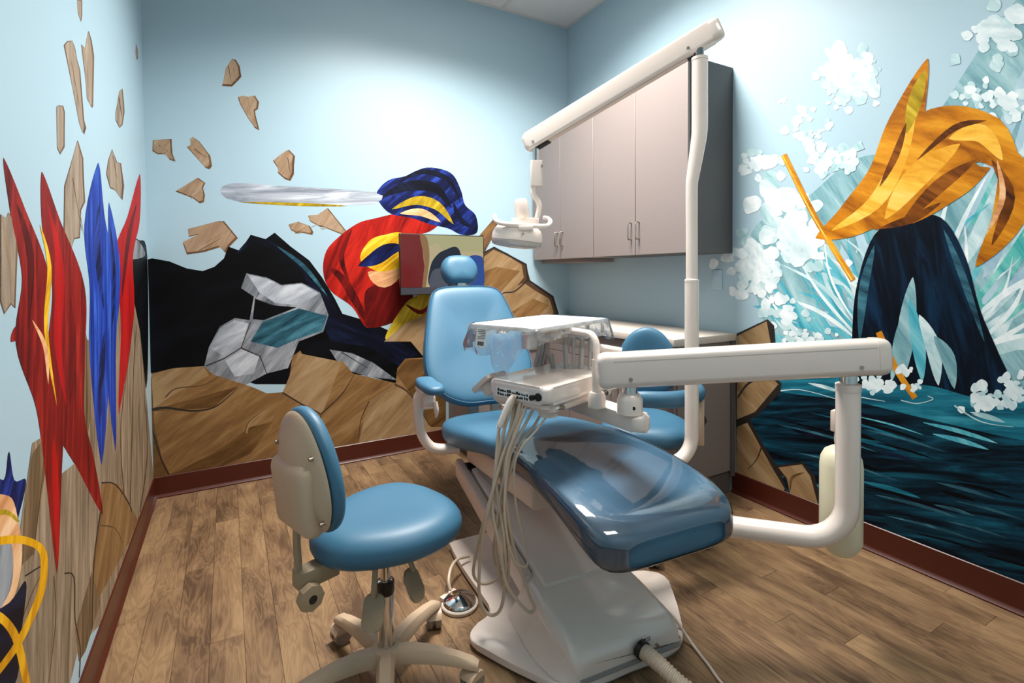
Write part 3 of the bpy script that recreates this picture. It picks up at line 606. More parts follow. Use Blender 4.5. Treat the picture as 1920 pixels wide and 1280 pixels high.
# desk-height cabinet on the back wall
XD, YD, ZD = 1.79, -.37, .718
t = thing('desk_cabinet', 'low grey laminate desk cabinet with drawers behind the dental chair', 'cabinet', (2.09, -.002, 0))
B().box(XD - 2.09, XB - .03 - 2.09, YD + .021, 0, .09, ZD, .0015, 1).obj('cabinet_body', M_lam, t)
B().box(XD + .02 - 2.09, XB - .03 - 2.09, YD + .09, 0, .0012, .0898).obj('toe_kick', M_kick, t)
for z0_, z1_ in ((.095, .245), (.25, .40), (.405, .555), (.56, .712)):
    d = B().box(XD + .002 - 2.09, XB - .034 - 2.09, YD, YD + .019, z0_, z1_, .0012, 1).obj('drawer_front', M_lam, t)
    pull(d, (XD + .30 - 2.09, YD, (z0_ + z1_) / 2 + .02), (1, 0, 0), .13, (0, -1, 0))
dk = B().box(XD - .015, 2.384, YD - .015, -.0012, ZD + .001, ZD + .041, .003, 2).obj('desktop', M_counter)
tag(dk, 'pale laminate desktop on the low cabinet by the back wall', 'countertop')
# blank electrical cover painted over, on the right wall
pa, pb = onx(1336, 506, W), onx(1355, 543, W)
ob = B().box(W - .006, W - .0005, pb.y, pa.y, pb.z, pa.z, .002, 2).obj('cover_plate', M_wall); tag(ob, 'painted blank cover plate on the wall under the cabinet', 'cover plate')

# ================================================================== MONITOR
MY = -.13
m0, m1 = ony(749, 437, MY), ony(908, 549, MY)
mw, mh = m1.x - m0.x, m0.z - m1.z
t = thing('monitor', 'flat wall-mounted monitor behind the dental chair headrest', 'monitor', (m0.x, MY, m1.z))
B().box(0, mw, 0, .025, 0, mh, .003, 2).obj('monitor_body', M_black, t)
B().box(mw / 2 - .05, mw / 2 + .05, .026, -MY - .001, mh / 2 - .05, mh / 2 + .05, .003, 2).obj('wall_bracket', M_black, t)
B().box(.004, mw - .004, -.002, -.0005, .004, .05).obj('chin', mat('monitor_chin', '#3a3b42', .3), t)
def screen_mat(n, c): return mat(n, '#000000', .25, emis=c, estr=1.0)
b = B(); scr = [(0, 1, 0, 1, '#b9b48a'), ]
def spoly(pts, c, k, nm):
    z_b = .052; hh = mh - z_b - .006; ww = mw - .012
    bb = B(); vs_ = [bb.bm.verts.new((.006 + x * ww, -.0006 - k * .0002, z_b + y * hh)) for x, y in pts]; bb.bm.faces.new(vs_)
    return bb.obj(nm, screen_mat('screen_' + c[1:], c), scrn if k else t, smooth=False)
scrn = spoly([(0, 0), (1, 0), (1, 1), (0, 1)], '#a8a57c', 0, 'screen')
spoly([(0, 0), (.24, 0), (.27, .4), (.25, .7), (.22, 1), (0, 1)], '#6d1d1b', 1, 'picture_area')
spoly(catmull([(.22, 1), (.3, .95), (.33, .6), (.3, .2), (.28, 0), (.24, 0), (.27, .4), (.25, .7)], 3), '#8a6a44', 2, 'picture_area')
spoly([(.3, .75), (.42, .85), (.5, .7), (1, .68), (1, 0), (.28, 0)], '#b5a683', 1, 'picture_area')
spoly(catmull([(.34, 0), (.34, .4), (.42, .62), (.52, .72), (.66, .78), (.72, .55), (.72, 0)], 4), '#1b2334', 3, 'picture_area')
spoly(catmull([(.8, 0), (.8, .5), (.86, .62), (.97, .6), (1, .5), (1, 0)], 4), '#27488e', 3, 'picture_area')
spoly(catmull([(.33, 0), (.36, .3), (.46, .36), (.52, .3), (.54, 0)], 4), '#4c505c', 4, 'picture_area')
spoly([(.01, -.125), (.035, -.125), (.035, -.06), (.01, -.06)], '#aab4c8', 5, 'badge')

# ================================================================== DENTAL CHAIR
CO = Vector((1.46, -2.30, 0)); CR = R(-5)
chair = thing('dental_chair', 'blue vinyl dental patient chair with white base and clear toe cover', 'dental chair', CO, CR)
MC = Matrix.Translation(CO) @ Matrix.Rotation(CR, 4, 'Z'); MCI = MC.inverted()
def cl(p): return MCI @ Vector(p)
# base
plate = catmull([(-.20, -.005), (-.30, .10), (-.39, .25), (-.415, .31), (-.39, .36), (-.31, .40), (-.295, .45), (-.305, .70), (-.30, .90), (-.27, .935), (0, .94), (.27, .935), (.30, .90), (.305, .70), (.295, .45), (.31, .40), (.39, .36), (.415, .31), (.39, .25), (.30, .10), (.20, -.005), (0, -.01)], 3)
B().prism(plate, .012, .034, bev=.006).obj('base_plate', M_white, chair)
B().prism(shrink(plate, .97, .98, 0, 0), .0008, .0118).obj('base_foot', M_grayp, chair)
rings = []
for v, hw, zt in ((-.012, .185, .085), (-.008, .196, .10), (.01, .205, .118), (.04, .21, .130), (.12, .21, .142), (.20, .21, .152), (.30, .205, .162), (.36, .20, .165)):
    pr = []
    zb = .05
    for k in range(9): a = R(180 - 90 * k / 8); pr.append(Vector((-hw + .045 + .045 * math.cos(a), v, zt - .045 + .045 * math.sin(a))))
    for k in range(9): a = R(90 - 90 * k / 8); pr.append(Vector((hw - .045 + .045 * math.cos(a), v, zt - .045 + .045 * math.sin(a))))
    pr += [Vector((hw + .006, v, zb)), Vector((-hw - .006 - .05 * min(1, (v + .02) / .1), v, .036))]
    rings.append(pr)
pc = B().skin(rings).obj('pump_cover', M_white, chair)
B().prism(rrect(-.20, .214, -.016, .36, .03), .0345, .0498).obj('cover_skirt', M_grayp, pc)
for u, z in ((-.21, .075), (.10, .07)): B().cyl((u if u < 0 else u, .16 if u < 0 else -.02, z), ((u - .006) if u < 0 else u, .16 if u < 0 else -.0125, z), .005, 10).obj('screw', M_steel, pc)
B().box(.045, .075, -.0145, -.0125, .088, .108).obj('rating_label', M_paper, pc)
for k in range(4): B().box(.058, .073, -.0152, -.0147, .091 + k * .0042, .0925 + k * .0042).obj('label_line', M_print, pc)
B().box(.047, .055, -.0152, -.0147, .091, .105).obj('label_mark', M_print, pc)
def lbox(x0, x1, a, b_, th, bev=.01):
    """box whose top edge runs from a=(v,z) to b=(v,z)"""
    bb = B(); pts = [(a[0], a[1]), (b_[0], b_[1]), (b_[0], b_[1] - th), (a[0], a[1] - th)]
    Mx = Matrix(((0, 0, 1, 0), (1, 0, 0, 0), (0, 1, 0, 0), (0, 0, 0, 1)))
    return bb.prism(pts, x0, x1, M=Mx, bev=bev)
lbox(-.155, .155, (.27, .172), (1.08, .325), .09, .012).obj('lift_arm', M_white, chair)
for s in (-1, 1):
    lbox(min(s * .16, s * .205), max(s * .16, s * .205), (.34, .172), (1.13, .335), .085, .014).obj('lift_rail', M_offw, chair)
B().cyl((-.17, 1.06, .30), (.17, 1.06, .30), .035).obj('lift_pivot', M_black, chair)
# carrier under the seat
lbox(-.165, .165, (.345, .50), (1.07, .44), .10, .016).obj('seat_carrier', M_offw, chair)
lbox(-.13, .13, (.80, .36), (1.10, .36), .06, .01).obj('link_block', M_grayp, chair)
# seat and legrest, one cushion
def sect(v, hw, zt, zb, n=40, e=None, off=0, dish=0):
    pts = []; f_ = min(1, max(0, (.5 - v) / .5)); e = e or 3.2 + 1.6 * f_; hw += .03 * f_; cu = .03 * f_
    for k in range(n):
        a = 2 * math.pi * k / n; c, s = math.cos(a), math.sin(a)
        x = math.copysign(abs(c) ** (2 / e), c); z = math.copysign(abs(s) ** (2 / e), s)
        zz_ = (zt + zb) / 2 + z * ((zt - zb) / 2 + off)
        if s > 0: zz_ -= dish * (1 - min(1, abs(x)) ** 2) * s
        pts.append(Vector((cu + x * (hw + off), v, zz_)))
    return pts
SEC = [(1.238, .17, .497, .45, 0), (1.232, .21, .515, .43, 0), (1.21, .245, .535, .41, 0), (1.16, .265, .55, .40, .005), (1.05, .272, .56, .408, .012), (.9, .27, .582, .437, .015), (.7, .262, .62, .49, .014), (.5, .25, .645, .535, .01), (.3, .24, .65, .555, .012),
       (.1, .236, .632, .535, .016), (-.04, .232, .607, .497, .016), (-.115, .226, .588, .462, .01), (-.155, .212, .568, .447, .004), (-.178, .185, .548, .452, 0), (-.188, .14, .53, .465, 0)]
B().skin([sect(v, h, a, b_, dish=d) for v, h, a, b_, d in SEC]).obj('seat_cushion', M_blue, chair, subsurf=1)
tc_ = [s for s in SEC if s[0] < .45]
tcv = B().skin([sect(.42, .2463, .648, .545, off=.004, dish=.01)] + [sect(v - (.004 if v < -.15 else 0), h, a, b_, off=.004, dish=d) for v, h, a, b_, d in tc_], cap=False).obj('toe_cover', M_cover, chair, subsurf=1)
tcv['label'] = 'clear plastic toe cover'
# backrest
bdir = Vector((0, .34, .60)).normalized(); bn = Vector((1, 0, 0)).cross(bdir); bn = bn if bn.y < 0 else -bn
MB = frame((-.005, 1.20, .575), (1, 0, 0), bdir); sgn = 1 if (MB.to_3x3() @ Vector((0, 0, 1))).dot(bn) > 0 else -1
half = [(0, -.005), (.12, .0), (.22, .045), (.285, .12), (.305, .20), (.295, .32), (.262, .47), (.228, .60), (.195, .665), (.12, .688), (0, .692)]
bo = catmull(half + [(-x, y) for x, y in half[-2:0:-1]], 3)
B().pillow(bo, [(.30, -.05 * sgn), (.06, -.05 * sgn), (.02, -.043 * sgn), (.0, -.02 * sgn), (.0, .015 * sgn), (.008, .033 * sgn), (.022, .042 * sgn), (.06, .046 * sgn), (.12, .042 * sgn), (.20, .034 * sgn), (.30, .032 * sgn)], MB).obj('backrest', M_blue, chair, subsurf=1)
wl_ = [MB @ Vector((x * .975, .34 + (y - .34) * .975, .038 * sgn)) for x, y in bo]
B().tube(wl_ + [wl_[0]], .0028, 6).obj('welt', M_blued, chair)
B().box(-.10, -.04, 1.215, 1.25, .44, .62, .008, 2).obj('back_support', M_grayp, chair)
B().box(.03, .08, 1.215, 1.25, .44, .62, .008, 2).obj('back_support', M_offw, chair)
# headrest
hdir = Vector((0, .22, .6)).normalized(); MH = frame((-.008, 1.60, 1.205), (1, 0, 0), hdir)
hh_ = [(0, -.012), (.065, -.01), (.10, .025), (.114, .075), (.102, .125), (.066, .162), (0, .172)]
ho = catmull(hh_ + [(-x, y) for x, y in hh_[-2:0:-1]], 3)
B().pillow(ho, [(.08, -.045 * sgn), (.02, -.042 * sgn), (.004, -.025 * sgn), (0, 0), (.003, .025 * sgn), (.012, .042 * sgn), (.03, .053 * sgn), (.055, .058 * sgn), (.08, .059 * sgn)], MH).obj('headrest', M_blue, chair, subsurf=1)
B().box(-.035, .02, 1.575, 1.605, 1.10, 1.25, .006, 2).obj('headrest_bar', M_chrome, chair)
# armrest
arm = B().pillow(catmull([(-.03, -.13), (0, -.14), (.03, -.13), (.045, -.09), (.048, 0), (.045, .09), (.03, .13), (0, .14), (-.03, .13), (-.045, .09), (-.048, 0), (-.045, -.09)], 3), [(.04, -.018), (.012, -.018), (.002, -.01), (0, .002), (.004, .014), (.014, .021), (.03, .024), (.04, .0245)]).obj('armrest_pad', M_blue, chair, loc=(-.36, 1.01, .742), subsurf=1)
B().tube([(-.372, 1.10, .70), (-.385, 1.115, .66), (-.388, 1.115, .58), (-.378, 1.11, .50), (-.345, 1.10, .44), (-.30, 1.09, .415), (-.20, 1.07, .41)], [.026, .028, .024, .023, .024, .025, .025], 14, 6).obj('arm_bracket', M_white, chair)
B().cyl((-.375, 1.075, .66), (-.325, 1.075, .66), .042).obj('arm_hub', M_white, chair)
B().box(-.40, -.335, 1.0, 1.13, .705, .7235, .005, 2).obj('arm_mount', M_white, chair)
lv = B().tube([(-.33, 1.03, .66), (-.325, 1.02, .62), (-.325, 1.03, .585)], [.014, .012, .004], 8, 4).obj('release_lever', M_offw, chair)

# ================================================================== DELIVERY UNIT
PD = Vector((2.08, -2.624, 0))
deliv = thing('delivery_unit', 'white dental delivery unit with swing arm, control head and hanging hoses', 'delivery unit', (PD.x, PD.y, 0))
def dl(p): return Vector(p) - PD
ztop_post = dep(1590, 727, 1.59).z
pth = [(1.60, -2.11, .405), (1.86, -2.396, .402), (1.98, -2.525, .400)]
elb = []
tdir = Vector((2.08 - 1.86, -2.624 + 2.396, 0)).normalized()
for k in range(8):
    a = R(90 * k / 7); q = PD - tdir * .12 + tdir * (.12 * math.sin(a)) + Vector((0, 0, .40 + .12 - .12 * math.cos(a))); elb.append(q)
B().tube([dl(p) for p in pth[:2] + elb + [Vector((PD.x, PD.y, .70)), Vector((PD.x, PD.y, ztop_post))]], .0345, 24).obj('support_tube', M_white, deliv)
B().lathe([(.03, 0), (.0355, 0), (.036, .005), (.036, .02), (.030, .024)], (0, 0, ztop_post - .01)).obj('post_cap', M_white, deliv)
B().cyl((0, 0, ztop_post), (0, 0, ztop_post + .06), .024).obj('pivot_pin', M_chrome, deliv)
A_, Z_ = dl(dep(1636, 668, 1.575)), dl(dep(1146, 694, 1.63))
ax_ = (Z_ - A_).normalized(); MA = frame(A_, ax_, zdir=(0, 0, 1)); LA = (Z_ - A_).length
Mx = Matrix(((0, 0, 1, 0), (1, 0, 0, 0), (0, 1, 0, 0), (0, 0, 0, 1)))
swing = B().prism(rrect(-.0365, .0365, -.056, .056, .024), 0, LA, M=MA @ Mx).obj('swing_arm', M_white, deliv)
B().prism(rrect(-.0371, .0371, .010, .0566, .024), .006, LA - .006, M=MA @ Mx).obj('arm_top_cover', M_white, swing)
def cap(M, x0, s, nm, par, hw=.0375, hh=.058):
    rg = []
    for d, k in ((0, 1), (.012, 1), (.024, .96), (.034, .86), (.041, .68), (.044, .45)):
        rg.append([M @ Vector((x0 + s * d, y * (1 - (1 - k) * .8), z * (1 - (1 - k) * .6))) for y, z in rrect(-hw, hw, -hh, hh, .026)])
    return B().skin(rg).obj(nm, M_white, par, ang=50)
cap(MA, LA, 1, 'end_cap', swing); cap(MA, 0, -1, 'end_cap', swing)
for xx in (.055, LA - .055):
    q1 = MA @ Vector((xx, -.0368, -.025)); q2 = MA @ Vector((xx, -.0395, -.025)); q3 = MA @ Vector((xx, .0368, -.025)); q4 = MA @ Vector((xx, .0395, -.025))
    B().cyl(q1, q2, .0062, 12).obj('screw', M_steel, swing); B().cyl(q3, q4, .0062, 12).obj('screw', M_steel, swing)
# pivot under the left end
pv = dep(1181, 735, 1.635); zbt = dep(1181, 774, 1.635).z
B().cyl(dl((pv.x, pv.y, zbt + .03)), dl((pv.x, pv.y, pv.z + .03)), .024).obj('pivot_pin', M_chrome, deliv)
B().lathe([(.041, 0), (.041, .045), (.036, .058), (.028, .066), (.02, .068)], dl((pv.x, pv.y, zbt - .001))).obj('pivot_collar', M_white, deliv)
q = dl((pv.x, pv.y, zbt + .025)); d_ = (CAM - pv); d_.z = 0; d_.normalize()
B().cyl(q + d_ * .040 + RT * .012, q + d_ * .0425 + RT * .012, .0055, 10).obj('screw', M_dark, deliv)
e1 = onz(1207, 779, zbt); e2 = onz(1030, 722, zbt)
bdx = (e2 - e1).normalized(); MS = frame(dl(e1) - Vector((0, 0, .027)) - bdx * .01, bdx, zdir=(0, 0, 1))
B().prism(rrect(0, (e2 - e1).length, -.036, .036, .03), -.026, .026, M=MS, bev=.012).obj('lower_arm', M_white, deliv)
B().cyl(dl((pv.x, pv.y, zbt)), dl((pv.x, pv.y, zbt + .002)), .043).obj('collar_base', M_offw, deliv)
# control head
zh = zbt + .088
hq = [onz(942, 712, zh), onz(1022, 742, zh), onz(1128, 712, zh), onz(1076, 680, zh)]
HC = sum(hq, Vector()) / 4
HC = HC + (onz(1027, 701, zh) - onz(1032, 710, zh))
hx = ((hq[2] - hq[1]) + (hq[3] - hq[0])).normalized()                       # away from the label side
hy = Vector((-hx.y, hx.x, 0)); hwx = abs(((hq[2] - hq[1]) + (hq[3] - hq[0])).length) / 4; hwy = abs((hq[0] - hq[1]).dot(hy)) / 2 * 1.06; hwx *= 1.14
MHd = frame(dl((HC.x, HC.y, zh)), hx, hy)
head = B().prism(rrect(-hwx, hwx, -hwy, hwy, .03), -.058, 0, M=MHd, bev=.016, seg=4).obj('control_head', M_white, deliv)
B().prism(rrect(-hwx + .02, hwx - .006, -hwy + .006, hwy - .006, .025), -.086, -.0582, M=MHd, bev=.003, seg=2).obj('head_tray', M_offw, head)
B().prism(rrect(-hwx + .006, -hwx + .08, -hwy + .012, hwy - .012, .02), -.072, -.0585, M=MHd).obj('hose_block', M_offw, head)
# label strip and knobs on the two faces
xf = -hwx - .0006
B().box(xf - .0012, xf, -hwy + .075, hwy - .045, -.052, -.024, M=MHd).obj('label_strip', M_paper, head)
rl = random.Random(3)
for k in range(13):
    y0 = -hwy + .08 + k * (2 * hwy - .13) / 13
    for zz_ in (-.037, -.05):
        B().box(xf - .0022, xf - .0013, y0, y0 + .005 + rl.random() * .006, zz_, zz_ + .004 + rl.random() * .006, M=MHd).obj('label_mark', M_print, head)
B().tube([MHd @ Vector((xf + .002, -hwy + .058, -.036)), MHd @ Vector((xf - .012, -hwy + .058, -.036))], .009, 12).obj('knob', M_black, head)
B().tube([MHd @ Vector((xf + .002, -hwy + .036, -.032)), MHd @ Vector((xf - .004, -hwy + .036, -.032))], .013, 16).obj('gauge', M_dark, head)
yf = -hwy + .006
for xx in (-hwx + .075, hwx - .075):
    B().box(xx - .026, xx + .026, yf - .0012, yf - .0002, -.082, -.064, M=MHd).obj('control_label', M_paper, head)
    B().box(xx - .024, xx + .024, yf - .0018, yf - .0013, -.0805, -.0785, M=MHd).obj('label_mark', M_print, head)
    B().box(xx - .024, xx + .024, yf - .0018, yf - .0013, -.0672, -.0655, M=MHd).obj('label_mark', M_print, head)
    B().cyl(MHd @ Vector((xx, yf - .001, -.073)), MHd @ Vector((xx, yf - .014, -.073)), .008, 10).obj('knob', M_steel, head)
B().cyl(MHd @ Vector((-hwx + .06, -hwy + .045, -.105)), MHd @ Vector((-hwx + .06, -hwy + .045, -.086)), .032).obj('head_hub', M_offw, head)
# touch handle beside the head
MT = MHd @ Matrix.Translation((-hwx + .055, hwy + .045, -.03)) @ Matrix.Rotation(R(-38), 4, 'X')
B().prism(rrect(-.05, .05, -.055, .055, .012), -.008, .008, M=MT, bev=.004).obj('touch_pad', M_offw, head)
B().lathe([(.03, -.045), (.036, -.035), (.038, -.0085), (.02, -.0083)], (0, 0, 0), M=MT).obj('touch_pad_hub', M_offw, head)
B().tube([MHd @ Vector((-hwx + .07, hwy - .02, -.05)), MT @ Vector((0, -.01, -.03))], .02).obj('touch_pad_arm', M_offw, head)
# tray arm
tb = onz(1119, 762, zbt)
zt_ = 1.062
tp = [(tb.x, tb.y, zbt), (tb.x, tb.y, zt_ - .075), (tb.x, tb.y, zt_ - .045)]
td = (Vector((1.47, -1.80, 0)) - Vector((tb.x, tb.y, 0))).normalized()
for k in range(1, 7): a = R(90 * k / 6); tp.append(Vector((tb.x, tb.y, zt_ - .045 - .012)) + td * (.045 - .045 * math.cos(a)) + Vector((0, 0, .045 * math.sin(a))))
tp.append(tp[-1] + td * .12)
B().tube([dl(p) for p in tp], .0125, 14).obj('tray_arm', M_white, deliv)
B().cyl(dl((tb.x, tb.y, zbt + .05)), dl((tb.x, tb.y, zbt + .16)), .0165).obj('arm_sleeve', M_white, deliv)
B().lathe([(.030, 0), (.030, .035), (.024, .05), (.017, .052)], dl((tb.x, tb.y, zbt - .0005))).obj('arm_socket', M_white, deliv)
tq4 = [onz(893, 604, 1.075), onz(990, 619, 1.075), onz(1126, 598, 1.075), onz(1040, 588, 1.075)]
TC = sum(tq4, Vector()) / 4; tx_ = ((tq4[2] - tq4[1]) + (tq4[3] - tq4[0])).normalized(); ty_ = Vector((-tx_.y, tx_.x, 0))
twx = ((tq4[2] - tq4[1]) + (tq4[3] - tq4[0])).length / 4 ; twy = abs(((tq4[0] - tq4[1]) + (tq4[3] - tq4[2])).dot(ty_)) / 4
MTr = frame(dl((TC.x, TC.y, 1.075)), tx_, ty_)
tray = B().prism(rrect(-twx, twx, -twy, twy, .035), -.014, 0, M=MTr, bev=.005).obj('tray', mat('tray_white', '#f1eeea', .3), deliv)
B().prism(rrect(-.05, .05, -.05, .05, .01), -.04, -.0145, M=MTr).obj('tray_mount', M_offw, tray)
# instrument holder bar and handpieces below the tray
hb0, hb1 = dl(dep(1062, 641, 1.98)), dl(dep(1166, 660, 1.92))
hold = B().tube([hb0, hb0 + (hb1 - hb0) * .08, hb1], [.006, .017, .017], 14).obj('instrument_bar', M_white, deliv)
B().tube([dl(dep(1008, 634, 2.0)), hb0], .012, 10).obj('instrument_bar_arm', M_offw, deliv)
B().tube([dl(dep(1010, 632, 2.0)), dl((TC.x, TC.y, 1.05))], .012, 10).obj('instrument_bar_arm', M_offw, deliv)
for k, (px_, dx) in enumerate(((1060, 3), (1075, 2), (1091, -2), (1107, -3))):
    d0 = 1.94 - .01 * k
    hs = B().tube([dl(dep(px_, 646 + k * 3, d0)), dl(dep(px_ + dx * .5, 680, d0)), dl(dep(px_ + dx, 710, d0)), dl(dep(px_ + dx, 760, d0))], [.011, .010, .009, .009] if k % 2 == 0 else [.006, .005, .005, .005], 10, 4).obj('handpiece_hose', M_hoseg, deliv)
    B().tube([dl(dep(px_, 628 + k * 3, d0)), dl(dep(px_, 650 + k * 3, d0))], .009, 10).obj('handpiece', M_grayp, deliv)
B().tube([dl(dep(1031, 664, 1.95)), dl(dep(1034, 674, 1.95)), dl(dep(1040, 700, 1.95))], [.013, .012, .007], 10).obj('suction_tip', M_grayp, deliv)
for k, px_ in enumerate((1010, 1016, 1022)):
    B().tube([dl(dep(px_ + 4, 630, 2.0)), dl(dep(px_, 660, 2.0)), dl(dep(px_ - 6, 690, 2.0)), dl(dep(px_ - 8, 740, 1.98))], .009 - .002 * k, 10, 4).obj('handpiece_hose', M_hoseg, deliv)
B().box(-.03, .03, -.03, .03, -.03, .03, .004, 2, M=Matrix.Translation(dl(dep(996, 640, 2.02)))).obj('control_box', M_white, deliv)
# hoses hanging from the head to the floor and back
hz = [
    ([(968, 738), (962, 775), (946, 850), (912, 960), (890, 1050), (890, 1082), (910, 1094), (938, 1078), (950, 1030), (946, 950), (938, 860), (948, 790), (958, 740)], .0055, 1.72),
    ([(976, 742), (966, 790), (938, 870), (908, 990), (898, 1090), (904, 1136), (922, 1153), (940, 1138), (947, 1080), (944, 1000), (930, 900), (934, 820), (937, 796)], .0058, 1.70),
    ([(992, 750), (972, 800), (950, 860), (948, 930), (962, 1020), (990, 1110), (1002, 1140), (990, 1146), (966, 1120), (948, 1090), (938, 1030), (924, 960), (928, 890), (944, 810), (966, 742)], .0055, 1.68),
    ([(1006, 756), (985, 795), (958, 850), (938, 930), (930, 1020), (940, 1090), (950, 1100), (954, 1040), (946, 950), (955, 860), (978, 745)], .005, 1.69),
    ([(1022, 762), (1000, 800), (975, 830), (958, 880), (940, 960), (925, 1020), (930, 1060), (950, 1050), (955, 1000), (942, 920), (950, 840), (972, 742)], .0048, 1.71),
    ([(1036, 765), (1006, 806), (976, 842), (964, 880), (968, 950), (984, 1020), (990, 1050), (984, 1062), (966, 1052), (952, 1010), (946, 940), (956, 850), (984, 748)], .0035, 1.66),
]
for pts, r_, d0 in hz:
    B().tube([dl(dep(x, y, d0 - .02 * math.sin(i * .9))) for i, (x, y) in enumerate(pts)], r_, 8, 5).obj('hose', M_hose, deliv)
B().tube([dl(dep(964, 742, 1.70)), dl(dep(954, 756, 1.69)), dl(dep(938, 796, 1.68)), dl(dep(936, 799, 1.68))], [.010, .011, .011, .007], 12, 3).obj('syringe_grip', M_white, deliv)

# water bottle hanging behind the post
bc = dep(1577, 900, 1.72)
t = thing('water_bottle', 'translucent cream water bottle hanging from the delivery post', 'bottle', (bc.x, bc.y, 0))
zb_, zt2 = dep(1577, 1040, 1.72).z, dep(1577, 838, 1.72).z
rB = .064
B().lathe([(.004, zb_), (.035, zb_ + .004), (.05, zb_ + .02), (rB, zb_ + .05), (rB, zt2 - .06), (rB * .95, zt2 - .035), (rB * .78, zt2 - .012), (rB * .5, zt2), (.02, zt2 + .004), (.018, zt2 + .02)], n=32).obj('bottle_body', M_bottle, t)
zc = zt2 + .02
B().lathe([(.02, zc - .006), (.021, zc), (.021, zc + .028), (.016, zc + .03)]).obj('bottle_cap', M_offw, t)
off_ = dl(Vector((bc.x, bc.y, 0)))
B().box(off_.x - .02, off_.x + .02, off_.y - .028, off_.y + .028, zc + .031, zc + .105, .006, 2).obj('bottle_mount', M_offw, deliv)
B().tube([(off_.x, off_.y, zc + .07), (off_.x * .4, off_.y * .4, zc + .07)], .018).obj('bottle_bracket', M_offw, deliv)

# clear cover bag over the tray
t = thing('plastic_tray_cover', 'clear plastic bag draped over the instrument tray', 'tray cover', (TC.x, TC.y, 1.075))
MBg = frame((0, 0, 0), tx_, ty_)
rb = random.Random(8); per = []
pr0 = rrect(-twx - .006, twx + .006, -twy - .006, twy + .006, .03, 3)
dense = []
for i, p0_ in enumerate(pr0):
    p1_ = pr0[(i + 1) % len(pr0)]; n_ = max(1, int(math.hypot(p1_[0] - p0_[0], p1_[1] - p0_[1]) / .022))
    for k in range(n_): dense.append((p0_[0] + (p1_[0] - p0_[0]) * k / n_, p0_[1] + (p1_[1] - p0_[1]) * k / n_))
def drop(x, y):
    side = max(0, min(1, (-x / twx - .6) / .4)); d = .05
    d += .038 * side * (1 if y > 0 else max(0, 1 + y / twy))                        # the label side hangs lower
    d += .095 * math.exp(-((x + twx) ** 2 + (y + twy * .18) ** 2) / .0022)          # one long drooping point
    d += .02 * math.exp(-((x - twx) ** 2 + (y + twy) ** 2) / .004) - .018 * math.exp(-((x + twx * .5) ** 2 + (y + twy) ** 2) / .006)
    return d
rings = [[], [], [], [], []]
for i_, (x, y) in enumerate(dense):
    L_ = math.hypot(x, y); nx, ny = x / L_, y / L_; d = drop(x, y) * 1.15 * rb.uniform(.92, 1.08)
    rings[0].append(MBg @ Vector((x * .96, y * .96, .002))); rings[1].append(MBg @ Vector((x, y, .0005)))
    for k, fz in ((2, .35), (3, .7), (4, 1.0)):
        o_ = (.014 + .014 * math.sin(i_ * 1.9) + rb.uniform(-.008, .010)) * fz; rings[k].append(MBg @ Vector((x + nx * o_, y + ny * o_, -d * fz)))
bag = B().skin(rings, cap=False)
bag.obj('bag_film', M_film, t, ang=180)
ly = -twy * .05; lx = -twx - .030
MLb = MBg @ Matrix.Translation((-twx - .028, twy * .42, -.043)) @ Matrix.Rotation(R(8), 4, 'Y')
stk = B().box(-.0006, 0, -.024, .024, -.034, .034, M=MLb).obj('label_sticker', M_paper, t)
for k in range(6): B().box(-.0012, -.0007, -.02, rl.uniform(-.002, .018), .026 - k * .006, .028 - k * .006, M=MLb).obj('label_line', M_print, stk)
for k in range(7): B().box(-.0012, -.0007, -.016 + k * .0045, -.0135 + k * .0045 + (k % 2) * .001, -.028, -.014, M=MLb).obj('label_bar', M_print, stk)

# ================================================================== OPERATORY LIGHT
PL_ = dep(1297, 560, 2.12); LB = Vector((PL_.x, PL_.y, 0))
light = thing('operatory_light', 'white dental operatory light on a tall bent post with long arm', 'dental lamp', LB)
def ll(p): return Vector(p) - LB
zE = .47
tdl = (LB - Vector((1.72, -1.96, 0))); tdl.z = 0; tdl.normalize()
el_ = [LB - tdl * .10 + tdl * (.10 * math.sin(R(90 * k / 7))) + Vector((0, 0, zE + .10 - .10 * math.cos(R(90 * k / 7)))) for k in range(8)]
zs = dep(1297, 527, 2.12).z
B().tube([ll(Vector((1.66, -1.955, zE)))] + [ll(p) for p in el_] + [Vector((0, 0, zs))], .0285, 22).obj('lower_post', M_white, light)
B().lathe([(.026, 0), (.0295, 0), (.0295, .008), (.024, .012)], (0, 0, zs - .002)).obj('post_collar', M_white, light)
pts = [dep(1297, 530, 2.12), dep(1297, 430, 2.12), dep(1297, 352, 2.12), dep(1300, 325, 2.12), dep(1310, 262, 2.12), dep(1312, 235, 2.12), dep(1312, 190, 2.12), dep(1312, 112, 2.12)]
B().tube([ll(p) for p in pts], [.0235, .0235, .024, .026, .031, .032, .032, .032], 22, 4).obj('upper_post', M_white, light)
tpz = dep(1312, 112, 2.12)
B().lathe([(.030, 0), (.0335, 0), (.0335, .012), (.025, .014)], ll(tpz) - Vector((0, 0, .004))).obj('post_cap', M_white, light)
B().cyl(ll(tpz), ll(dep(1312, 78, 2.12)), .018).obj('pivot_pin', M_chrome, light)
A_, Z_ = ll(dep(1347, 53, 2.09)), ll(dep(993, 266, 2.55))
MA = frame(A_, Z_ - A_, zdir=(0, 0, 1)); LA = (Z_ - A_).length
la = B().prism(rrect(-.03, .03, -.047, .047, .014), .03, LA, M=MA @ Mx).obj('light_arm', M_white, light)
B().prism(rrect(-.016, .016, -.051, -.0468, .002), .12, LA - .10, M=MA @ Mx).obj('arm_channel', M_offw, la)
cap(MA, .03, -1, 'end_cap', la, .031, .048); cap(MA, LA, .6, 'end_cap', la, .030, .047)
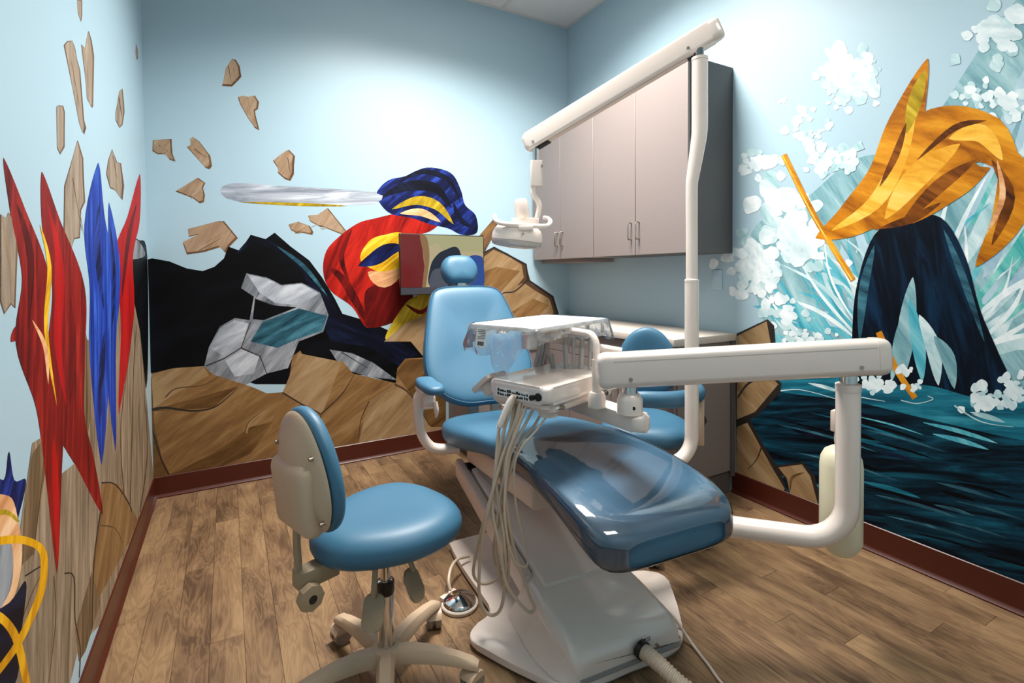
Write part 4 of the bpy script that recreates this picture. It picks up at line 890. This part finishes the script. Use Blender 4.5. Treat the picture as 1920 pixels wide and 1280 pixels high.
for xx in (.13, LA - .03):
    B().cyl(MA @ Vector((xx, -.031, -.02)), MA @ Vector((xx, -.0335, -.02)), .006, 12).obj('screw', M_steel, la); B().cyl(MA @ Vector((xx, .031, -.02)), MA @ Vector((xx, .0335, -.02)), .006, 12).obj('screw', M_steel, la)
B().box(.09, .15, -.014, .014, -.056, -.0475, M=MA).obj('arm_slot', M_dark, la); B().box(LA - .10, LA - .03, -.016, .016, -.056, -.0475, M=MA).obj('arm_slot', M_dark, la)
DH = 2.53
def lh(x, y, d=0): return ll(dep(x, y, DH + d))
B().cyl(lh(1004, 276), lh(1004, 304), .0165).obj('pivot_pin', M_chrome, light)
B().prism(rrect(-.03, .03, -.026, .026, .012), 0, .125, M=Matrix.Translation(lh(1006, 349)) @ Matrix.Rotation(R(-30), 4, 'Z'), bev=.006).obj('yoke', M_white, light)
B().cyl(lh(1011, 313) + Vector((-.0, -.03, 0)), lh(1011, 313) + Vector((-.01, -.04, 0)), .006, 10).obj('screw', M_steel, light)
B().tube([lh(1000, 350), lh(1000, 364), lh(1009, 378), lh(1011, 390), lh(1007, 408)], [.013, .014, .0145, .014, .013], 12, 4).obj('neck_tube', M_white, light)
hc = lh(970, 440); Ml = Matrix.Translation(hc) @ Matrix.Rotation(R(-29.5), 4, 'Z') @ Matrix.Rotation(R(6), 4, 'Y')
def ell(prof, sx, sy, nm, m, par=light):
    bb = B(); rg = []
    for r_, z in prof: rg.append([Ml @ Vector((r_ * sx * math.cos(2 * math.pi * k / 32), r_ * sy * math.sin(2 * math.pi * k / 32), z)) for k in range(32)])
    return bb.skin(rg).obj(nm, m, par)
lhd = ell([(.2, .055), (.55, .053), (.78, .044), (.92, .025), (.985, 0), (1, -.018), (.99, -.03), (.9, -.034)], .127, .085, 'lamp_housing', M_white)
ell([(.985, -.031), (.99, -.04), (.95, -.052), (.8, -.06), (.4, -.066), (.1, -.067)], .127, .085, 'lamp_lens', M_lens)
B().lathe([(.030, 0), (.034, .008), (.035, .03), (.033, .085), (.028, .095), (.015, .1)], M=Matrix.Rotation(R(-8), 4, 'Y'), loc=lh(981, 410)).obj('transformer_can', M_white, light)
B().prism(rrect(-.075, .06, -.03, .03, .02), 0, .04, M=Matrix.Translation(lh(988, 424)) @ Matrix.Rotation(R(-30), 4, 'Z'), bev=.008).obj('head_bracket', M_white, light)
B().tube([lh(928, 405, .02), lh(928, 411, -.03), lh(935, 417, -.06), lh(950, 420, -.075), lh(980, 422, -.075), lh(1010, 424, -.07), lh(1026, 423, -.05), lh(1032, 416, 0), lh(1028, 410, .03), lh(1020, 408, .05)], .0115, 12, 4).obj('grab_handle', M_white, light)
B().box(-.035, .035, -.018, .018, -.008, .012, .003, 2, M=Matrix.Translation(lh(986, 428, -.072)) @ Matrix.Rotation(R(-29), 4, 'Z')).obj('handle_clamp', M_white, light)
B().cyl(lh(981, 438, -.088), lh(981, 438, -.094), .005, 10).obj('screw', M_steel, light)

# ================================================================== STOOLS
def stool(name, label, loc, face, zseat, back_h, angle0, arm=False, paddles=None):
    t = thing(name, label, 'stool', loc, 0, 'stools on castors')
    MF = Matrix.Rotation(face, 4, 'Z')
    so = [(.222, 0), (.212, .095), (.165, .175), (.07, .212), (-.04, .20), (-.135, .15), (-.20, .085), (-.225, 0)]; so = catmull(so + [(x, -y) for x, y in so[-2:0:-1]], 3)
    B().pillow(so, [(.18, zseat - .095), (.06, zseat - .098), (.018, zseat - .09), (.0, zseat - .058), (.004, zseat - .032), (.024, zseat - .008), (.06, zseat + .004), (.11, zseat + .003), (.18, zseat)], MF).obj('seat', M_blue, t, subsurf=1)
    B().prism(rrect(-.11, .10, -.10, .10, .02), zseat - .112, zseat - .0985, M=MF, bev=.004).obj('seat_plate', M_black, t)
    # backrest, tilted a little back
    bz0, bh = back_h; tilt = Vector((-.10, 0, .99)).normalized()
    MBk = MF @ frame((-.222, 0, bz0), (0, 1, 0), tilt); s_ = 1 if (MBk.to_3x3() @ Vector((0, 0, 1))).dot(MF.to_3x3() @ Vector((1, 0, 0))) > 0 else -1
    hf = [(0, 0), (.08, .006), (.135, .04), (.165, .10), (.170, .165), (.155, .235), (.122, .305), (.07, .362), (0, .385)]
    hf = [(x * bh / .37, y * bh / .385) for x, y in hf]; bo_ = catmull(hf + [(-x, y) for x, y in hf[-2:0:-1]], 3)
    B().pillow(bo_, [(.15, -.012 * s_), (.03, -.012 * s_), (.004, -.008 * s_), (0, .008 * s_), (.004, .022 * s_), (.015, .032 * s_), (.04, .037 * s_), (.08, .035 * s_), (.15, .03 * s_)], MBk).obj('backrest', M_blue, t, subsurf=1)
    bs_ = [(x * .95, bh * .5 + (y - bh * .5) * .95) for x, y in bo_]
    shell = B().pillow(bs_, [(.15, -.05 * s_), (.10, -.05 * s_), (.06, -.042 * s_), (.03, -.028 * s_), (.008, -.022 * s_), (0, -.0125 * s_), (.15, -.0125 * s_)], MBk).obj('back_shell', M_cream, t)
    B().box(-.10, .10, .012 * bh / .385, .235 * bh / .385, -.064, .0, .03, 5, M=MBk if s_ > 0 else MBk @ Matrix.Rotation(math.pi, 4, 'Y')).obj('shell_panel', M_cream, shell)
    for x, y in ((-.118, .07), (.118, .07), (-.10, .26), (.10, .26)):
        B().cyl(MBk @ Vector((x, y * bh / .385, -.02 * s_)), MBk @ Vector((x, y * bh / .385, -.035 * s_)), .006, 10).obj('screw', M_steel, shell)
    # upright bar and tilt mechanism
    B().tube([MF @ Vector((-.268, 0, bz0 + .05)), MF @ Vector((-.27, 0, bz0 - .03)), MF @ Vector((-.265, 0, zseat - .09))], .010, 8).obj('back_bar', M_creamd, t)
    B().box(-.275, -.16, -.026, .026, zseat - .125, zseat - .075, .006, 2, M=MF).obj('tilt_bracket', M_creamd, t)
    B().lathe([(.012, 0), (.034, .003), (.036, .012), (.034, .026), (.012, .03)], n=8, M=MF @ Matrix.Translation((-.255, -.028, zseat - .135)) @ Matrix.Rotation(R(90), 4, 'X')).obj('tilt_knob', M_creamd, t)
    B().cyl(MF @ Vector((-.255, -.05, zseat - .135)), MF @ Vector((-.255, -.0595, zseat - .135)), .011).obj('knob_hole', M_dark, t)
    if paddles is None: paddles = [MF.to_3x3() @ Vector((math.cos(R(a)) * .18, math.sin(R(a)) * .18, 0)) + Vector((0, 0, zseat - .16)) for a in (-55, -112)]
    for pp in paddles:
        d_ = Vector((pp.x, pp.y, 0)).normalized(); n_ = Vector((-d_.y, d_.x, 0)); l_ = math.hypot(pp.x, pp.y)
        B().tube([d_ * .05 + Vector((0, 0, zseat - .10)), d_ * (l_ * .7) + Vector((0, 0, zseat - .11)), pp + Vector((0, 0, .03))], .008, 8, 3).obj('lever', M_creamd, t)
        B().prism(rrect(-.046, .05, -.03, .03, .022), -.006, .006, M=frame(pp - Vector((0, 0, .01)), d_ * .45 - Vector((0, 0, .9)), n_), bev=.004).obj('lever_paddle', M_creamd, t)
    # column and base
    B().cyl((0, 0, zseat - .1), (0, 0, .30), .0145).obj('gas_piston', M_chrome, t)
    B().lathe([(.0165, .322), (.0245, .32), (.0245, .295), (.026, .29), (.026, .09)]).obj('column', M_chrome, t)
    B().lathe([(.017, .3205), (.0262, .3205), (.027, .312), (.027, .285), (.0262, .283)]).obj('column_collar', M_black, t)
    B().lathe([(.03, .062), (.042, .066), (.046, .09), (.042, .118), (.03, .124)]).obj('hub', M_cream, t)
    for k in range(5):
        a = angle0 + R(72 * k); d_ = Vector((math.cos(a), math.sin(a), 0)); n_ = Vector((-d_.y, d_.x, 0)); rg = []
        for r_, z, hw, th in ((.03, .097, .024, .022), (.08, .104, .026, .02), (.15, .103, .024, .017), (.22, .094, .021, .014), (.27, .083, .019, .012), (.288, .075, .016, .009)):
            rg.append([d_ * r_ + n_ * (hw * c) + Vector((0, 0, z + th * s_2)) for c, s_2 in ((-1, -1), (1, -1), (1, .2), (.6, 1), (-.6, 1), (-1, .2))])
        lg = B().skin(rg).obj('base_leg', M_cream, t, ang=50)
        cp = d_ * .268; w_a = a + R(35 + 50 * k)
        MQ = Matrix.Translation((cp.x, cp.y, .0312)) @ Matrix.Rotation(w_a, 4, 'Z'); MW = MQ @ Matrix.Rotation(R(90), 4, 'X')
        cs = B().lathe([(.014, -.025), (.028, -.025), (.031, -.021), (.031, -.006), (.022, -.005), (.022, .005), (.031, .006), (.031, .021), (.028, .025), (.014, .025)], M=MW).obj('caster_wheel', mat('caster_grey', '#8d7f70', .5), t)
        rg2 = []
        for y_ in (-.0265, .0265): rg2.append([MQ @ Vector((.0335 * math.cos(R(20 + 14 * q)), y_, .0335 * math.sin(R(20 + 14 * q)))) for q in range(11)])
        B().skin(rg2).obj('caster_hood', M_cream, t); B().cyl((cp.x, cp.y, .056), (cp.x, cp.y, .078), .011).obj('caster_stem', M_cream, t)
    if arm:
        arc = [MF @ Vector((.24 * math.cos(R(q)), .238 * math.sin(R(q)), zseat + .135 + .008 * math.cos(R(q)))) for q in range(-24, 130, 9)]
        rg = []
        for i, p_ in enumerate(arc):
            f_ = i / (len(arc) - 1); w2 = .03 * min(1, (math.sin(math.pi * (f_ * .96 + .02)) * 3.2)); h2 = .038 * min(1, (math.sin(math.pi * (f_ * .96 + .02)) * 3.0))
            tn = (arc[min(i + 1, len(arc) - 1)] - arc[max(i - 1, 0)]).normalized(); sd = Vector((0, 0, 1)).cross(tn)
            rg.append([p_ + sd * (w2 * math.cos(2 * math.pi * k / 12)) + Vector((0, 0, h2 * math.sin(2 * math.pi * k / 12))) for k in range(12)])
        B().skin(rg).obj('body_support_arm', M_blue, t, subsurf=1)
        B().box(-.035, .0, .228, .262, zseat - .12, zseat + .105, .006, 2, M=MF).obj('arm_post', M_cream, t)
        B().box(-.035, .0, .05, .228, zseat - .12, zseat - .0885, .004, 2, M=MF).obj('arm_bar', M_cream, t)
        B().lathe([(.012, 0), (.03, .003), (.032, .012), (.03, .026), (.012, .03)], n=8, M=MF @ Matrix.Translation((-.03, .245, zseat - .01)) @ Matrix.Rotation(R(-90), 4, 'Y')).obj('arm_knob', M_black, t)
    return t
SL = Vector((.79, -1.955, 0))
stool('operator_stool', 'blue operator stool with cream back shell and five-leg base in the open floor', SL, R(18), .545, (.572, .338), R(37), paddles=[dep(700, 1140, 1.44) - SL, dep(776, 1088, 1.52) - SL])
stool('assistant_stool', 'blue assistant stool with curved support arm beside the counter', (2.116, -1.70, 0), R(225), .567, (.63, .345), R(16), True)

# ================================================================== FLOOR ITEMS
fp = onz(862, 1135, 0)
t = thing('foot_control', 'round chrome foot control disc on the floor beside the chair base', 'foot pedal', (fp.x, fp.y, 0))
B().lathe([(.05, .0005), (.068, .0005), (.070, .004), (.070, .012), (.066, .016), (.05, .017)], n=36).obj('pedal_base', M_fs, t)
B().lathe([(.060, .0175), (.062, .021), (.058, .028), (.03, .038), (.006, .041), (.002, .0412)], n=36).obj('pedal_disc', M_chrome, t)
B().box(-.045, .03, .045, .066, .0175, .03, .004, 2, M=Matrix.Rotation(R(20), 4, 'Z')).obj('pedal_clip', M_offw, t)
B().tube([(-.03, .056, .028), (-.03, .056, .05), (-.032, .056, .062)], [.008, .006, .003], 8).obj('pedal_pin', M_steel, t)
cpt = [(-.012, .062, .03), (-.01, .085, .055), (.02, .13, .075), (.07, .18, .07), (.13, .20, .055)]
B().tube(cpt, .006, 8, 6).obj('pedal_cord', M_hose, t)
# corrugated vacuum hose leaving the front of the pump cover
h0 = MC @ Vector((.03, -.031, .085)); t = thing('vacuum_hose', 'ribbed beige vacuum hose leaving the front of the chair base', 'hose', (h0.x, h0.y, 0))
ctl = [Vector((0, 0, .085)), Vector((.012, -.06, .075)), Vector((.04, -.14, .045)), Vector((.09, -.24, .032)), Vector((.18, -.36, .032)), Vector((.30, -.52, .032))]
cc_ = catmull([tuple(p) for p in ctl], 30, False)
B().tube(cc_, [.0215 + (.0026 if (i % 4) < 2 else 0) for i in range(len(cc_))], 18).obj('ribbed_tube', M_hose, t)
B().cyl((0, .012, .085), (.001, -.006, .083), .028).obj('hose_collar', M_black, t)
c0 = MC @ Vector((.232, .10, 0))
pth = [c0 + Vector((-.006, .01, .08)), c0 + Vector((.012, -.03, .06)), c0 + Vector((.02, -.10, .012)), c0 + Vector((.0, -.18, .0055)), c0 + Vector((-.03, -.30, .0055)), c0 + Vector((.02, -.52, .0055))]
o = B().tube(pth, .0048, 8, 6).obj('power_cord', M_offw); tag(o, 'thin white power cord beside the front of the chair base', 'cord')
